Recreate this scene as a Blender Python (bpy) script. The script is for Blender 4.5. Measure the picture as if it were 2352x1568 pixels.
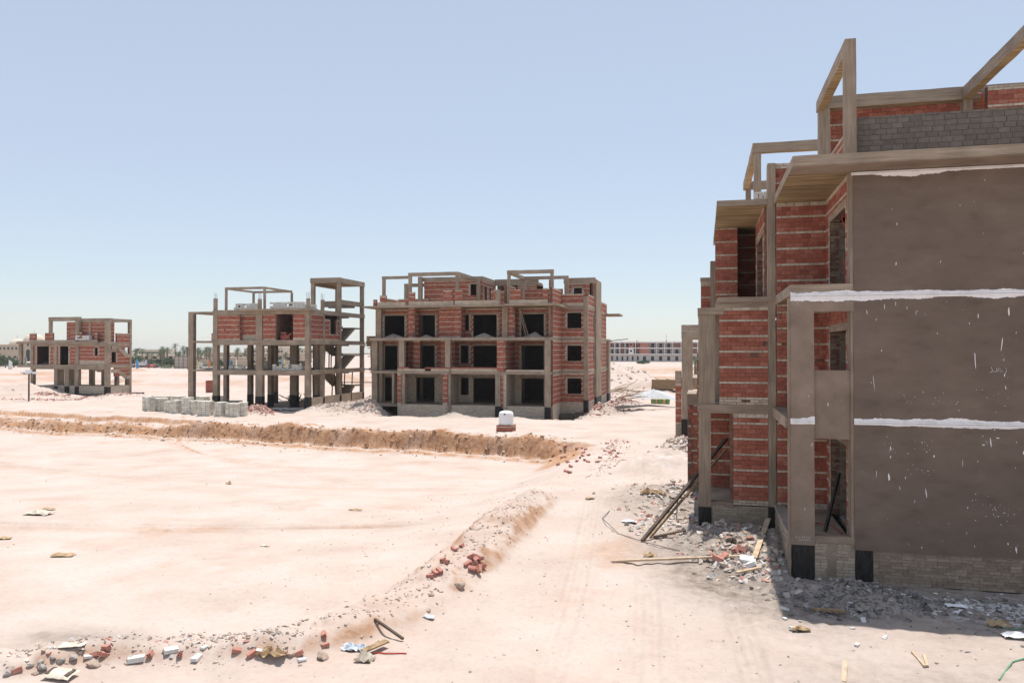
import bpy, math, random
import numpy as np
from mathutils import Vector, Matrix, Euler
random.seed(7); RNG = np.random.default_rng(7)
scene = bpy.context.scene
for o in list(bpy.data.objects): bpy.data.objects.remove(o, do_unlink=True)
C = scene.collection

# ------------------------------------------------------------------ camera, sky, sun, exposure
CAM_H = 5.7; YAW = math.radians(13.7); PITCH = math.atan(19/1800.0)
cam_d = bpy.data.cameras.new('camera'); cam = bpy.data.objects.new('camera', cam_d); C.objects.link(cam)
cam.location = (0, 0, CAM_H)
cam.rotation_euler = (math.pi/2 + PITCH, 0, YAW)
cam_d.sensor_width = 36.0; cam_d.lens = 36.0*1800/2352; cam_d.clip_start = 0.1; cam_d.clip_end = 6000
scene.camera = cam

SUN = Vector((0.047, 0.227, 1.0)).normalized()
world = bpy.data.worlds.new('World'); scene.world = world; world.use_nodes = True
nt = world.node_tree; nt.nodes.clear()
sky = nt.nodes.new('ShaderNodeTexSky'); sky.sky_type = 'NISHITA'; sky.sun_disc = False
sky.sun_elevation = math.asin(SUN.z); sky.sun_rotation = math.atan2(SUN.x, SUN.y)
sky.altitude = 0; sky.air_density = 1.0; sky.dust_density = 0.3; sky.ozone_density = 1.5
bg = nt.nodes.new('ShaderNodeBackground'); bg.inputs['Strength'].default_value = 0.115
wo = nt.nodes.new('ShaderNodeOutputWorld')
hs = nt.nodes.new('ShaderNodeHueSaturation'); hs.inputs['Saturation'].default_value = 1.0      # milky desert sky
nt.links.new(sky.outputs[0], hs.inputs['Color']); veil = nt.nodes.new('ShaderNodeMix'); veil.data_type = 'RGBA'; veil.inputs[0].default_value = 0.48; veil.inputs[7].default_value = (6.4, 6.9, 7.7, 1)
nt.links.new(hs.outputs[0], veil.inputs[6]); nt.links.new(veil.outputs[2], bg.inputs[0]); nt.links.new(bg.outputs[0], wo.inputs[0])
sl = bpy.data.lights.new('sun', 'SUN'); sl.energy = 5.0; sl.angle = math.radians(0.53); sl.color = (1.0, 0.955, 0.89)
so = bpy.data.objects.new('sun', sl); C.objects.link(so); so.location = (0, 0, 60)
so.rotation_euler = (-SUN).to_track_quat('-Z', 'Y').to_euler()
scene.view_settings.view_transform = 'Standard'; scene.view_settings.look = 'None'
scene.view_settings.exposure = 0.13; scene.view_settings.gamma = 1.0
scene.render.engine = 'CYCLES'
scene.cycles.max_bounces = 4; scene.cycles.diffuse_bounces = 2; scene.cycles.glossy_bounces = 2

# ------------------------------------------------------------------ materials
M = {}
def pm(name, cols, scale=4.0, rough=0.9, bump=0.3, bscale=40.0, st=(1,1,1), bst=None, attr=False, detail=6.0, bdist=0.01, spec=0.25, spread=(0.3,0.7), c2=None):
    m = bpy.data.materials.new(name); m.use_nodes = True; t = m.node_tree; N = t.nodes; L = t.links; N.clear()
    out = N.new('ShaderNodeOutputMaterial'); p = N.new('ShaderNodeBsdfPrincipled')
    L.new(p.outputs[0], out.inputs[0]); p.inputs['Roughness'].default_value = rough
    p.inputs['Specular IOR Level'].default_value = spec
    g = N.new('ShaderNodeNewGeometry')
    mp = N.new('ShaderNodeMapping'); mp.inputs['Scale'].default_value = st; L.new(g.outputs['Position'], mp.inputs['Vector'])
    n = N.new('ShaderNodeTexNoise'); n.inputs['Scale'].default_value = scale; n.inputs['Detail'].default_value = detail; n.inputs['Roughness'].default_value = 0.62
    L.new(mp.outputs[0], n.inputs['Vector'])
    r = N.new('ShaderNodeValToRGB'); L.new(n.outputs['Fac'], r.inputs[0])
    e = r.color_ramp.elements; k = len(cols)
    while len(e) < k: e.new(0.5)
    for i, c in enumerate(cols):
        e[i].position = spread[0] + (spread[1]-spread[0])*i/max(1, k-1); e[i].color = (*c, 1)
    col = r.outputs[0]
    if c2:                                  # large scale tone patches
        n2 = N.new('ShaderNodeTexNoise'); n2.inputs['Scale'].default_value = c2[0]; n2.inputs['Detail'].default_value = 4
        L.new(g.outputs['Position'], n2.inputs['Vector'])
        r2 = N.new('ShaderNodeMapRange'); r2.inputs[1].default_value = .35; r2.inputs[2].default_value = .68
        r2.inputs[3].default_value = c2[1]; r2.inputs[4].default_value = c2[2]; L.new(n2.outputs['Fac'], r2.inputs[0])
        mx = N.new('ShaderNodeMix'); mx.data_type = 'RGBA'; mx.blend_type = 'MULTIPLY'; mx.inputs[0].default_value = 1
        L.new(col, mx.inputs[6]); L.new(r2.outputs[0], mx.inputs[7]); col = mx.outputs[2]
    if attr:
        a = N.new('ShaderNodeAttribute'); a.attribute_name = 'Col'
        mx = N.new('ShaderNodeMix'); mx.data_type = 'RGBA'; mx.blend_type = 'MULTIPLY'; mx.inputs[0].default_value = 1
        L.new(col, mx.inputs[6]); L.new(a.outputs['Color'], mx.inputs[7]); col = mx.outputs[2]
    L.new(col, p.inputs['Base Color'])
    if bump:
        mb = N.new('ShaderNodeMapping'); mb.inputs['Scale'].default_value = bst or st; L.new(g.outputs['Position'], mb.inputs['Vector'])
        nb = N.new('ShaderNodeTexNoise'); nb.inputs['Scale'].default_value = bscale; nb.inputs['Detail'].default_value = 5
        L.new(mb.outputs[0], nb.inputs['Vector'])
        b = N.new('ShaderNodeBump'); b.inputs['Strength'].default_value = bump; b.inputs['Distance'].default_value = bdist
        L.new(nb.outputs['Fac'], b.inputs['Height']); L.new(b.outputs[0], p.inputs['Normal'])
    M[name] = m; return m

W3 = (1, 1, 1)
pm('red_brick', [(.62,.62,.62),(1,1,1),(1.2,1.2,1.2)], 14, attr=True, bump=.5, bscale=70)
pm('white_brick', [(.7,.68,.65),(1,1,1),(1.08,1.07,1.05)], 12, attr=True, bump=.5, bscale=60)
pm('grey_brick', [(.8,.8,.8),(1,1,1),(1.15,1.13,1.1)], 9, attr=True, bump=.6, bscale=60)
pm('mortar', [(.12,.065,.048),(.18,.10,.075),(.26,.17,.135)], 6, bump=.7, bscale=50)
pm('mortar_pale', [(.28,.22,.165),(.40,.325,.25)], 6, bump=.7, bscale=50)
pm('mortar_grey', [(.10,.088,.08),(.16,.14,.125)], 6, bump=.7, bscale=50)
pm('concrete_v', [(.255,.195,.143),(.335,.265,.20),(.405,.328,.252)], 3.0, st=(5,5,.35), bst=(9,9,.5), bump=.9, bscale=5, bdist=.02, c2=(.9,.82,1.15))
pm('concrete_h', [(.255,.196,.144),(.335,.265,.201),(.41,.33,.254)], 3.0, st=(.35,.35,6), bst=(.4,.4,10), bump=.9, bscale=5, bdist=.02, c2=(.9,.82,1.15))
pm('soffit', [(.12,.078,.04),(.31,.22,.12),(.50,.385,.225)], 3.0, st=(.18,4.5,1), bst=(.3,6,1), bump=1.0, bscale=4, bdist=.03, c2=(.8,.8,1.15))
pm('footing', [(.06,.05,.044),(.10,.084,.072),(.14,.12,.105)], 4, bump=.5)
pm('bitumen', [(.010,.009,.009),(.022,.020,.019),(.05,.045,.042)], 7, st=(3,3,.5), rough=.6, bump=.5, bscale=25)
pm('plaster', [(.135,.101,.079),(.168,.127,.100),(.184,.140,.111),(.205,.159,.128)], 1.3, st=(1,1,2.2), bump=.5, bscale=9, bst=(1,1,2.5), bdist=.012, c2=(.5,.88,1.06), detail=9, spread=(.28,.74))
pm('plaster_light', [(.22,.165,.125),(.27,.205,.158),(.31,.24,.188)], 1.8, bump=.35, bscale=30, bdist=.006, c2=(.8,.85,1.1))
pm('white_paint', [(.74,.71,.70),(.86,.84,.84),(.89,.87,.87)], 5, bump=.5, bscale=30)
pm('cement_wash', [(.30,.245,.19),(.40,.34,.275),(.48,.415,.345)], 1.5, bump=.5, bscale=30, c2=(.7,.85,1.1))
pm('brick_inside_shade', [(.05,.028,.024),(.09,.045,.036)], 3, bump=.3)  # inside brick, colour darkened to stand in for unlit rooms
pm('cement_floor', [(.26,.22,.19),(.38,.33,.29)], 2, bump=.5, bscale=20)
pm('wood', [(.17,.11,.06),(.30,.20,.115),(.42,.30,.185)], 4, st=(2,2,2), bump=.4)
pm('wood_pale', [(.36,.26,.17),(.50,.385,.27),(.58,.47,.35)], 5, bump=.3)
pm('wood_dark', [(.07,.05,.04),(.14,.105,.08)], 5, bump=.3)
pm('block_grey', [(.42,.41,.37),(.52,.51,.47),(.58,.57,.53)], 6, bump=.5)
pm('block_white', [(.58,.56,.54),(.70,.69,.67)], 8, bump=.4)
pm('rubble', [(.75,.75,.75),(1,1,1),(1.1,1.1,1.1)], 9, attr=True, bump=.6, bscale=40)
pm('block_white_shade', [(.26,.24,.22),(.36,.335,.31)], 9, bump=.6, bscale=40)  # darkened copy of the white block, shade put into its colour
pm('tank_white', [(.78,.78,.80),(.82,.82,.83)], 3, rough=.45, bump=0, spec=.4)
pm('steel_dark', [(.06,.05,.05),(.13,.11,.10)], 8, rough=.6, bump=.2)
pm('wire_red', [(.45,.03,.02),(.5,.05,.03)], 5, rough=.5, bump=0)
pm('cardboard', [(.30,.19,.10),(.44,.31,.18),(.52,.40,.26)], 8, bump=.3)
pm('sack', [(.46,.38,.28),(.62,.55,.45),(.68,.62,.54)], 7, bump=.4)
pm('plastic_blue', [(.55,.62,.68),(.70,.75,.80)], 8, rough=.4, bump=.3)
pm('plastic_green', [(.10,.25,.16),(.20,.38,.26)], 8, rough=.5, bump=.2)
pm('palm_trunk', [(.17,.12,.085),(.27,.20,.14)], 6, bump=.6, bscale=8)
pm('palm_leaf', [(.055,.085,.035),(.10,.135,.06),(.145,.17,.085)], 2.0, bump=0, rough=.6)
pm('bush_leaf', [(.035,.06,.02),(.07,.11,.04),(.11,.155,.06)], 1.5, bump=0, rough=.7)
pm('hedge_leaf', [(.05,.085,.03),(.09,.14,.05),(.13,.18,.075)], 1.5, bump=0, rough=.7)
pm('villa_wall', [(.44,.345,.25),(.53,.43,.325)], .4, bump=.2)
pm('villa_pale', [(.55,.47,.38),(.64,.56,.46)], .4, bump=.2)
pm('villa_wall_grey', [(.40,.36,.32),(.48,.44,.40)], .4, bump=.2)
pm('far_concrete', [(.52,.47,.43),(.62,.57,.53)], .6, bump=.2)
pm('far_white', [(.70,.66,.64),(.76,.72,.70)], .6, bump=.1)
pm('far_brick', [(.34,.14,.10),(.42,.18,.13)], 1.2, bump=.2)
pm('opening_shade', [(.02,.02,.022),(.03,.03,.032)], 1, bump=0)  # near-black colour painted as the shade inside far openings
pm('asphalt', [(.045,.045,.047),(.065,.064,.064)], 2, bump=.3)
pm('car_paint_grey', [(.06,.065,.075),(.07,.075,.085)], 1, rough=.3, bump=0, spec=.5)
pm('car_paint_red', [(.55,.06,.02),(.6,.08,.03)], 1, rough=.3, bump=0, spec=.5)
pm('car_paint_silver', [(.42,.44,.47),(.46,.48,.5)], 1, rough=.3, bump=0, spec=.5)
pm('car_paint_white', [(.74,.75,.77),(.78,.78,.8)], 1, rough=.35, bump=0, spec=.5)
pm('car_glass', [(.02,.025,.03),(.03,.035,.04)], 1, rough=.1, bump=0, spec=.6)
pm('tyre', [(.02,.02,.02),(.03,.03,.03)], 3, bump=.2)
pm('flag_white', [(.75,.74,.74),(.8,.79,.79)], 2, bump=0)
pm('flag_blue', [(.10,.30,.62),(.16,.38,.7)], 2, bump=0)
pm('flag_orange', [(.72,.16,.05),(.78,.22,.08)], 2, bump=0)
pm('flag_yellow', [(.72,.58,.08),(.78,.64,.12)], 2, bump=0)
pm('flag_dark', [(.12,.10,.12),(.16,.13,.15)], 2, bump=0)
pm('chalk', [(.55,.50,.47),(.62,.57,.54)], 5, bump=0)
pm('rebar', [(.10,.09,.085),(.20,.185,.175)], 6, rough=.7, bump=.2)
pm('tarp', [(.40,.41,.42),(.54,.55,.56)], 3, bump=.4)
pm('bucket_green', [(.12,.24,.12),(.18,.30,.16)], 3, rough=.5, bump=0)
pm('bucket_yellow', [(.55,.42,.12),(.62,.5,.2)], 3, rough=.5, bump=0)
pm('sand_pale', [(.56,.48,.41),(.66,.58,.50)], 3, bump=.5, bscale=25)
pm('sand_grey', [(.34,.30,.265),(.46,.415,.37)], 3, bump=.6, bscale=25)

# ------------------------------------------------------------------ mesh and object helpers
WL = {}                                    # world location of every object that can be a parent
def wl(p): return WL.get(p.name, Vector((0,0,0))) if p else Vector((0,0,0))
def tag(o, label=None, cat=None, group=None, kind=None):
    if label: o['label'] = label
    if cat: o['category'] = cat
    if group: o['group'] = group
    if kind: o['kind'] = kind
    return o
def thing(name, label, cat, loc=(0,0,0), group=None, rz=0):
    o = bpy.data.objects.new(name, None); C.objects.link(o); o.location = loc; o.rotation_euler = (0,0,rz)
    o.empty_display_size = .3
    WL[o.name] = Vector(loc)
    return tag(o, label, cat, group)
def mesh(name, V, F, mats, mi=None, smooth=False, cols=None):
    me = bpy.data.meshes.new(name)
    if isinstance(F, np.ndarray):
        n, k = F.shape; me.vertices.add(len(V)); me.vertices.foreach_set('co', np.asarray(V, dtype=np.float32).ravel())
        me.loops.add(n*k); me.loops.foreach_set('vertex_index', F.astype(np.int32).ravel())
        me.polygons.add(n); me.polygons.foreach_set('loop_start', np.arange(0, n*k, k, dtype=np.int32)); me.polygons.foreach_set('loop_total', np.full(n, k, dtype=np.int32))
        me.update(calc_edges=True)
    else: me.from_pydata([tuple(v) for v in V], [], F)
    for m in (mats if isinstance(mats, (list, tuple)) else [mats]): me.materials.append(M[m] if isinstance(m, str) else m)
    if mi is not None: me.polygons.foreach_set('material_index', np.asarray(mi, dtype=np.int32))
    me.polygons.foreach_set('use_smooth', np.full(len(F), bool(smooth), dtype=bool))
    if cols is not None:
        at = me.color_attributes.new('Col', 'FLOAT_COLOR', 'POINT')
        c = np.ones((len(V), 4), dtype=np.float32); c[:, :3] = cols; at.data.foreach_set('color', c.ravel())
    me.update(); return me
def place(name, V, F, mats, parent=None, mi=None, smooth=False, cols=None):
    """mesh object from world coordinates; its origin goes to the middle of its base"""
    V = np.asarray(V, dtype=np.float64); org = (V.min(0)+V.max(0))/2; org[2] = V[:, 2].min()
    me = mesh(name, V-org, F, mats, mi, smooth, cols)
    o = bpy.data.objects.new(name, me); C.objects.link(o)
    o.location = Vector(org) - wl(parent)
    if parent: o.parent = parent
    WL[o.name] = Vector(org); return o
BF = [(0,3,2,1),(4,5,6,7),(0,1,5,4),(1,2,6,5),(2,3,7,6),(3,0,4,7)]
def boxv(x0,x1,y0,y1,z0,z1):
    return [(x0,y0,z0),(x1,y0,z0),(x1,y1,z0),(x0,y1,z0),(x0,y0,z1),(x1,y0,z1),(x1,y1,z1),(x0,y1,z1)]
class MB:
    def __init__(s): s.V=[]; s.F=[]; s.mi=[]
    def add(s, V, F, mi=0):
        b=len(s.V); s.V += [tuple(v) for v in V]; s.F += [tuple(i+b for i in f) for f in F]; s.mi += [mi]*len(F)
    def box(s, *a, mi=0): s.add(boxv(*a), BF, mi)
    def bar(s, p, q, w, h=None, mi=0, up=(0,0,1)):
        p=Vector(p); q=Vector(q); d=(q-p).normalized(); h=h or w
        a=d.cross(Vector(up)); a = d.cross(Vector((1,0,0))) if a.length<1e-3 else a
        a.normalize(); b=d.cross(a)
        V=[]
        for c in (p,q):
            for sx,sy in ((-1,-1),(1,-1),(1,1),(-1,1)): V.append(c+a*(sx*w/2)+b*(sy*h/2))
        s.add(V,[(0,1,2,3),(7,6,5,4),(0,4,5,1),(1,5,6,2),(2,6,7,3),(3,7,4,0)],mi)
    def tube(s, pts, r, n=6, mi=0, r1=None):
        pts=[Vector(p) for p in pts]; V=[]; F=[]; m=len(pts)
        for i,p in enumerate(pts):
            d=(pts[min(i+1,m-1)]-pts[max(i-1,0)]).normalized()
            a=d.cross(Vector((0,0,1))); a=Vector((1,0,0)) if a.length<1e-3 else a.normalized(); b=d.cross(a)
            rr=r if r1 is None else r+(r1-r)*i/(m-1)
            for k in range(n): V.append(p+a*(rr*math.cos(2*math.pi*k/n))+b*(rr*math.sin(2*math.pi*k/n)))
        for i in range(m-1):
            for k in range(n): F.append((i*n+k,i*n+(k+1)%n,(i+1)*n+(k+1)%n,(i+1)*n+k))
        F.append(tuple(range(n))[::-1]); F.append(tuple(range((m-1)*n,m*n))); s.add(V,F,mi)
    def lathe(s, prof, cx, cy, n=20, mi=0):
        V=[]; F=[]; m=len(prof)
        for r,z in prof:
            for k in range(n): V.append((cx+r*math.cos(2*math.pi*k/n), cy+r*math.sin(2*math.pi*k/n), z))
        for i in range(m-1):
            for k in range(n): F.append((i*n+k,i*n+(k+1)%n,(i+1)*n+(k+1)%n,(i+1)*n+k))
        F.append(tuple(range(n))[::-1]); F.append(tuple(range((m-1)*n,m*n))); s.add(V,F,mi)
    def build(s, name, mats, parent=None, smooth=False): return place(name, s.V, s.F, mats, parent, s.mi, smooth)

def loft(x0,x1,y0,y1,z0,z1,seg=.45,jit=.006):
    """a box cast in rough formwork: sections along its longest axis, corners slightly uneven"""
    d=(x1-x0,y1-y0,z1-z0); ax=int(np.argmax(d)); n=max(1,min(40,int(d[ax]/seg)))
    lo=(x0,y0,z0); hi=(x1,y1,z1); o=[a for a in (0,1,2) if a!=ax]
    V=[]
    for i in range(n+1):
        for (s,t) in ((0,0),(1,0),(1,1),(0,1)):
            p=[0,0,0]; p[ax]=lo[ax]+d[ax]*i/n
            p[o[0]]=hi[o[0]] if s else lo[o[0]]; p[o[1]]=hi[o[1]] if t else lo[o[1]]
            for a in o: p[a]+=random.uniform(-jit,jit)
            V.append(tuple(p))
    F=[]; flip=(ax==1)
    for i in range(n):
        for k in range(4):
            f=(i*4+k,i*4+(k+1)%4,(i+1)*4+(k+1)%4,(i+1)*4+k); F.append(f[::-1] if flip else f)
    a=(3,2,1,0); b=tuple(n*4+k for k in range(4)); F += [a[::-1],b[::-1]] if flip else [a,b]
    return V,F

def proj(p):
    x,y,z=p[0],p[1],p[2]-CAM_H
    sy,cy=math.sin(YAW),math.cos(YAW)
    d=-sy*x+cy*y; u=cy*x+sy*y
    return (1176+1800*u/d, 803-1800*z/d, d) if d>.5 else (-1e6,0,1e6)
def at(px, d):
    """ground-plan point seen at column px, d metres ahead"""
    u=(px-1176)/1800.0
    return (d*(-math.sin(YAW)+u*math.cos(YAW)), d*(math.cos(YAW)+u*math.sin(YAW)))

# brick variants: eight uneven blocks per kind, each with its own fired colour
UB=np.array(boxv(-.5,.5,-.5,.5,-.5,.5))
KIND={'brick':('red_brick',[(.36,.122,.08),(.38,.132,.087),(.335,.108,.071),(.41,.152,.104),(.355,.128,.088),(.305,.098,.067),(.38,.125,.081),(.435,.175,.122)]),
      'white_brick':('white_brick',[(.56,.475,.375),(.52,.435,.34),(.60,.515,.415),(.475,.39,.30),(.545,.455,.36),(.585,.50,.41),(.50,.41,.315),(.615,.54,.445)]),
      'plinth_brick':('white_brick',[(.27,.21,.16),(.30,.235,.18),(.24,.185,.14),(.33,.262,.205),(.26,.203,.155),(.285,.222,.17),(.23,.175,.135),(.31,.245,.19)]),
      'pale_brick':('white_brick',[(.37,.305,.235),(.40,.33,.258),(.34,.275,.21),(.43,.36,.285),(.36,.295,.225),(.39,.32,.25),(.32,.26,.20),(.41,.345,.27)]),
      'grey_brick':('grey_brick',[(.155,.132,.115),(.17,.146,.128),(.14,.12,.105),(.18,.155,.135),(.16,.137,.12),(.15,.128,.112),(.165,.14,.122),(.145,.125,.11)])}
VAR={}
for k,(mt,cs) in KIND.items():
    VAR[k]=[]
    for i,c in enumerate(cs):
        v=UB+RNG.uniform(-.02,.02,(8,3)); VAR[k].append((v,c,mesh(k,v,BF,mt,cols=np.tile(np.array(c),(8,1)))))

class Building:
    def __init__(s,name,label,loc,cat='building'):
        s.root=thing(name,label,cat,loc); s.bl={}
    def box(s,name,x0,x1,y0,y1,z0,z1,mat,parent=None,jit=.006,seg=.45,soffit=False):
        V,F=loft(x0,x1,y0,y1,z0,z1,seg,jit)
        mats=[mat]; mi=None
        if soffit:
            mats=[mat,'soffit']; Va=np.array(V); mi=[]
            for f in F:
                n=np.cross(Va[f[1]]-Va[f[0]],Va[f[2]]-Va[f[0]]); mi.append(1 if n[2]<-.9*np.linalg.norm(n) else 0)
        return place(name,V,F,mats,parent or s.root,mi)
    def col(s,x0,x1,y0,y1,z0,z1,foot=0,mat='concrete_v',name='column'):
        o=s.box(name,x0,x1,y0,y1,z0,z1,mat)
        if foot:
            e=.012; s.box('bitumen_coat',x0-e,x1+e,y0-e,y1+e,z0+.01,z0+foot,'bitumen',o,jit=.004,seg=.2)
        return o
    def beam(s,*a,name='beam',mat='concrete_h',soffit=True): return s.box(name,*a,mat,soffit=soffit)
    def slab(s,*a,name='floor_slab'): return s.box(name,*a,'concrete_h',soffit=True)
    def wall(s,axis,c,a0,a1,z0,z1,face,ops=(),pat='red',t=.22,base=0,topw=True,quoin=True,lintel=True,name='brick_wall',show=True):
        def pt(a,d,z): return (a,c-face*d,z) if axis=='x' else (c-face*d,a,z)
        mb=MB(); rec=.013
        A=sorted({a0,a1,*[min(max(v,a0),a1) for o in ops for v in o[:2]]})
        for i in range(len(A)-1):
            m=(A[i]+A[i+1])/2; iv=[(z0,z1)]
            for o in ops:
                if o[0]<m<o[1]:
                    nv=[]
                    for (p,q) in iv:
                        if o[2]>p+1e-3: nv.append((p,min(q,o[2])))
                        if o[3]<q-1e-3: nv.append((max(p,o[3]),q))
                    iv=[v for v in nv if v[1]-v[0]>1e-3]
            for p,q in iv:
                P=pt(A[i],rec,p); Q=pt(A[i+1],t,q)
                mb.box(min(P[0],Q[0]),max(P[0],Q[0]),min(P[1],Q[1]),max(P[1],Q[1]),p,q)
        w=mb.build(name,{'red':'mortar','white':'mortar_pale','pale':'mortar_pale','plinth':'mortar_pale','grey':'mortar_grey'}[pat],s.root)
        lins=[]
        for o in ops:
            if lintel and o[3]<z1-.1 and o[3]-o[2]>.5:
                l0,l1=max(a0,o[0]-.16),min(a1,o[1]+.16); h=min(.2,z1-o[3]-.01); lins.append((l0,l1,o[3],o[3]+h))
                P=pt(l0,-.004,0); Q=pt(l1,t*.9,0)
                s.box('lintel',min(P[0],Q[0]),max(P[0],Q[0]),min(P[1],Q[1]),max(P[1],Q[1]),o[3]+.002,o[3]+h,'concrete_h',w,jit=.004)
        if not show: return w
        J=.012; z=z0+.004; k=0; r=0; n=(0,face) if axis=='x' else (face,0)
        while z<z1-.03:
            if pat=='red':
                if k<base: kind,h='white_brick',.066
                else:
                    kind,h=('white_brick',.062) if r%4==3 else ('brick',.122); r+=1
                if topw and z+h+J+.03>z1: kind='white_brick'
            elif pat in('white','plinth','pale'): kind,h={'white':'white_brick','plinth':'plinth_brick','pale':'pale_brick'}[pat],.066
            else: kind,h='grey_brick',.122
            if z+h>z1-.002: h=z1-.002-z
            if h<.025: break
            zm=z+h/2; blk=[]
            for o in list(ops)+lins:
                if o[2]-.004<zm<o[3]+.004: blk.append((o[0],o[1],o in lins))
            blk.sort(); segs=[]; cur=a0; lj=False
            for b0,b1,il in blk:
                if b0>cur+.02: segs.append((cur,b0,lj,not il))
                cur=max(cur,b1); lj=not il
            if cur<a1-.02: segs.append((cur,a1,lj,False))
            for s0,s1,l,rr in segs:
                q=.25 if (k//2)%2 else .125
                s0+=J/2; s1-=J/2
                if quoin and pat=='red' and kind=='brick':
                    for e,fl in ((0,l),(1,rr)):
                        if fl and s1-s0>q+.05:
                            c0=s0 if e==0 else s1-q+J
                            hh=(h-J*.7)/2
                            for zz in (z+hh/2,z+h-hh/2): s._b('white_brick',pt,c0,c0+q-J,zz,hh,axis,n,w)
                            if e==0: s0+=q
                            else: s1-=q
                L=.25; x=s0; first=True
                while x<s1-.03:
                    ln=(L*.5 if (k%2 and first) else L)*random.uniform(.96,1.02)
                    if random.random()<.05: ln*=random.choice((.5,.7))
                    if x+ln>s1-.05: ln=s1-x
                    first=False
                    if random.random()>.006: s._b(kind,pt,x,x+ln,zm,h,axis,n,w)
                    x+=ln+J
            z+=h+J; k+=1
        return w
    def _b(s,kind,pt,b0,b1,zm,h,axis,n,w):
        dep=.045; c=pt((b0+b1)/2,dep/2+random.uniform(-.004,.004),zm)
        px,py,d=proj(c); vis=0
        if -40<px<2392 and -40<py<1600:
            v=(c[0]*n[0]+c[1]*n[1])/math.hypot(c[0],c[1]); vis=(b1-b0)*h*max(0,-v)/(d*d)
        s.bl.setdefault(kind,[]).append((vis,c,(b1-b0,dep,h),axis,random.randrange(8),w))
    def finish(s,lim=300,minvis=0):
        for kind,L in s.bl.items():
            L.sort(key=lambda b:-b[0]); keep=[b for b in L[:lim] if b[0]>minvis]; rest=L[len(keep):]
            for vis,c,sz,axis,v,w in keep:
                o=bpy.data.objects.new(kind,VAR[kind][v][2]); C.objects.link(o); o.parent=w
                o.location=Vector(c)-wl(w); o.scale=sz
                if axis=='y': o.rotation_euler=(0,0,math.pi/2)
            if rest:
                V=[]; col=[]
                for vis,c,sz,axis,v,w in rest:
                    p=VAR[kind][v][0]*np.array(sz)
                    if axis=='y': p=np.stack([-p[:,1],p[:,0],p[:,2]],1)
                    V.append(p+np.array(c)); col.append(np.tile(np.array(VAR[kind][v][1]),(8,1)))
                V=np.concatenate(V); F=(np.array(BF)[None]+8*np.arange(len(rest))[:,None,None]).reshape(-1,4)
                o=place(kind+'work',V,F,KIND[kind][0],s.root,cols=np.concatenate(col)); o['kind']='stuff'

# ------------------------------------------------------------------ terrain
def S(a,b,x):
    t=np.clip((x-a)/(b-a),0,1); return t*t*(3-2*t)
def vn(x,y,s):
    xi=np.floor(x); yi=np.floor(y); fx=x-xi; fy=y-yi; fx=fx*fx*(3-2*fx); fy=fy*fy*(3-2*fy)
    def h(a,b):
        v=np.sin(a*127.1+b*311.7+s*74.7)*43758.5453; return v-np.floor(v)
    return (h(xi,yi)*(1-fx)+h(xi+1,yi)*fx)*(1-fy)+(h(xi,yi+1)*(1-fx)+h(xi+1,yi+1)*fx)*fy-.5
def fb(x,y,sc,s,o=4):
    r=0;a=1
    for i in range(o): r=r+a*vn(x/sc*2**i+17.3*i,y/sc*2**i-9.1*i,s+i); a*=.5
    return r
RIDGE=[(-6.1,29.0,.72,.42),(-6.3,26.5,.85,.50),(-6.2,23,.85,.52),(-6.1,21,.8,.46),(-6.2,18,.78,.42),(-6.6,15.6,.75,.36),(-7.6,13.6,.6,.26),(-9.7,13.0,.45,.18),(-11.2,12.4,.42,.24),(-12.0,11.6,.5,.28),(-13.8,11.0,.6,.3)]
MOUNDS=[(-1.7,38.6,2.3,.75),(1.0,22.4,1.5,.35),(3.5,19.6,.9,.30),(.8,24.0,1.6,.45),(-1.2,31,2.2,.35),(-.9,41.5,1.8,.7),(-.8,45.5,1.6,.9),(-1.2,48.2,1.3,.7),
  (-31.4,69.6,1.9,1.0),(-30.0,68.8,1.0,.7),(-21.5,67.3,1.3,.4),(-16.5,68.2,1.6,.3),(-13.0,69.4,1.0,.6),(-11.4,71.0,1.1,.5),(-9.3,75.5,1.8,.7),(-8.2,79.5,2.0,.8),(-8.0,84,2.2,.9),
  (-40.9,66.0,1.2,.95),(-36.3,70.5,2.0,.5),(-34.6,73.5,2.2,.8),(-33.4,76.5,1.8,.9),
  (-88,83,4,1.2),(-84,85,3,.9),(-79.5,82,2.6,.5),(-70,84,3,.4),(-68,80,5,.4),(-55,64,3,.35),(-26,110,7,1.7),(-22,118,5,1.2),(-17,120,8,2.6),(-11,122,6,1.6),(-7,112,4,1.5),(-20,150,9,1.2),(-40,130,8,1.4),(-58,125,6,1.2),(-63,118,5,1.6),(-75,120,7,1.0)]
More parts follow.
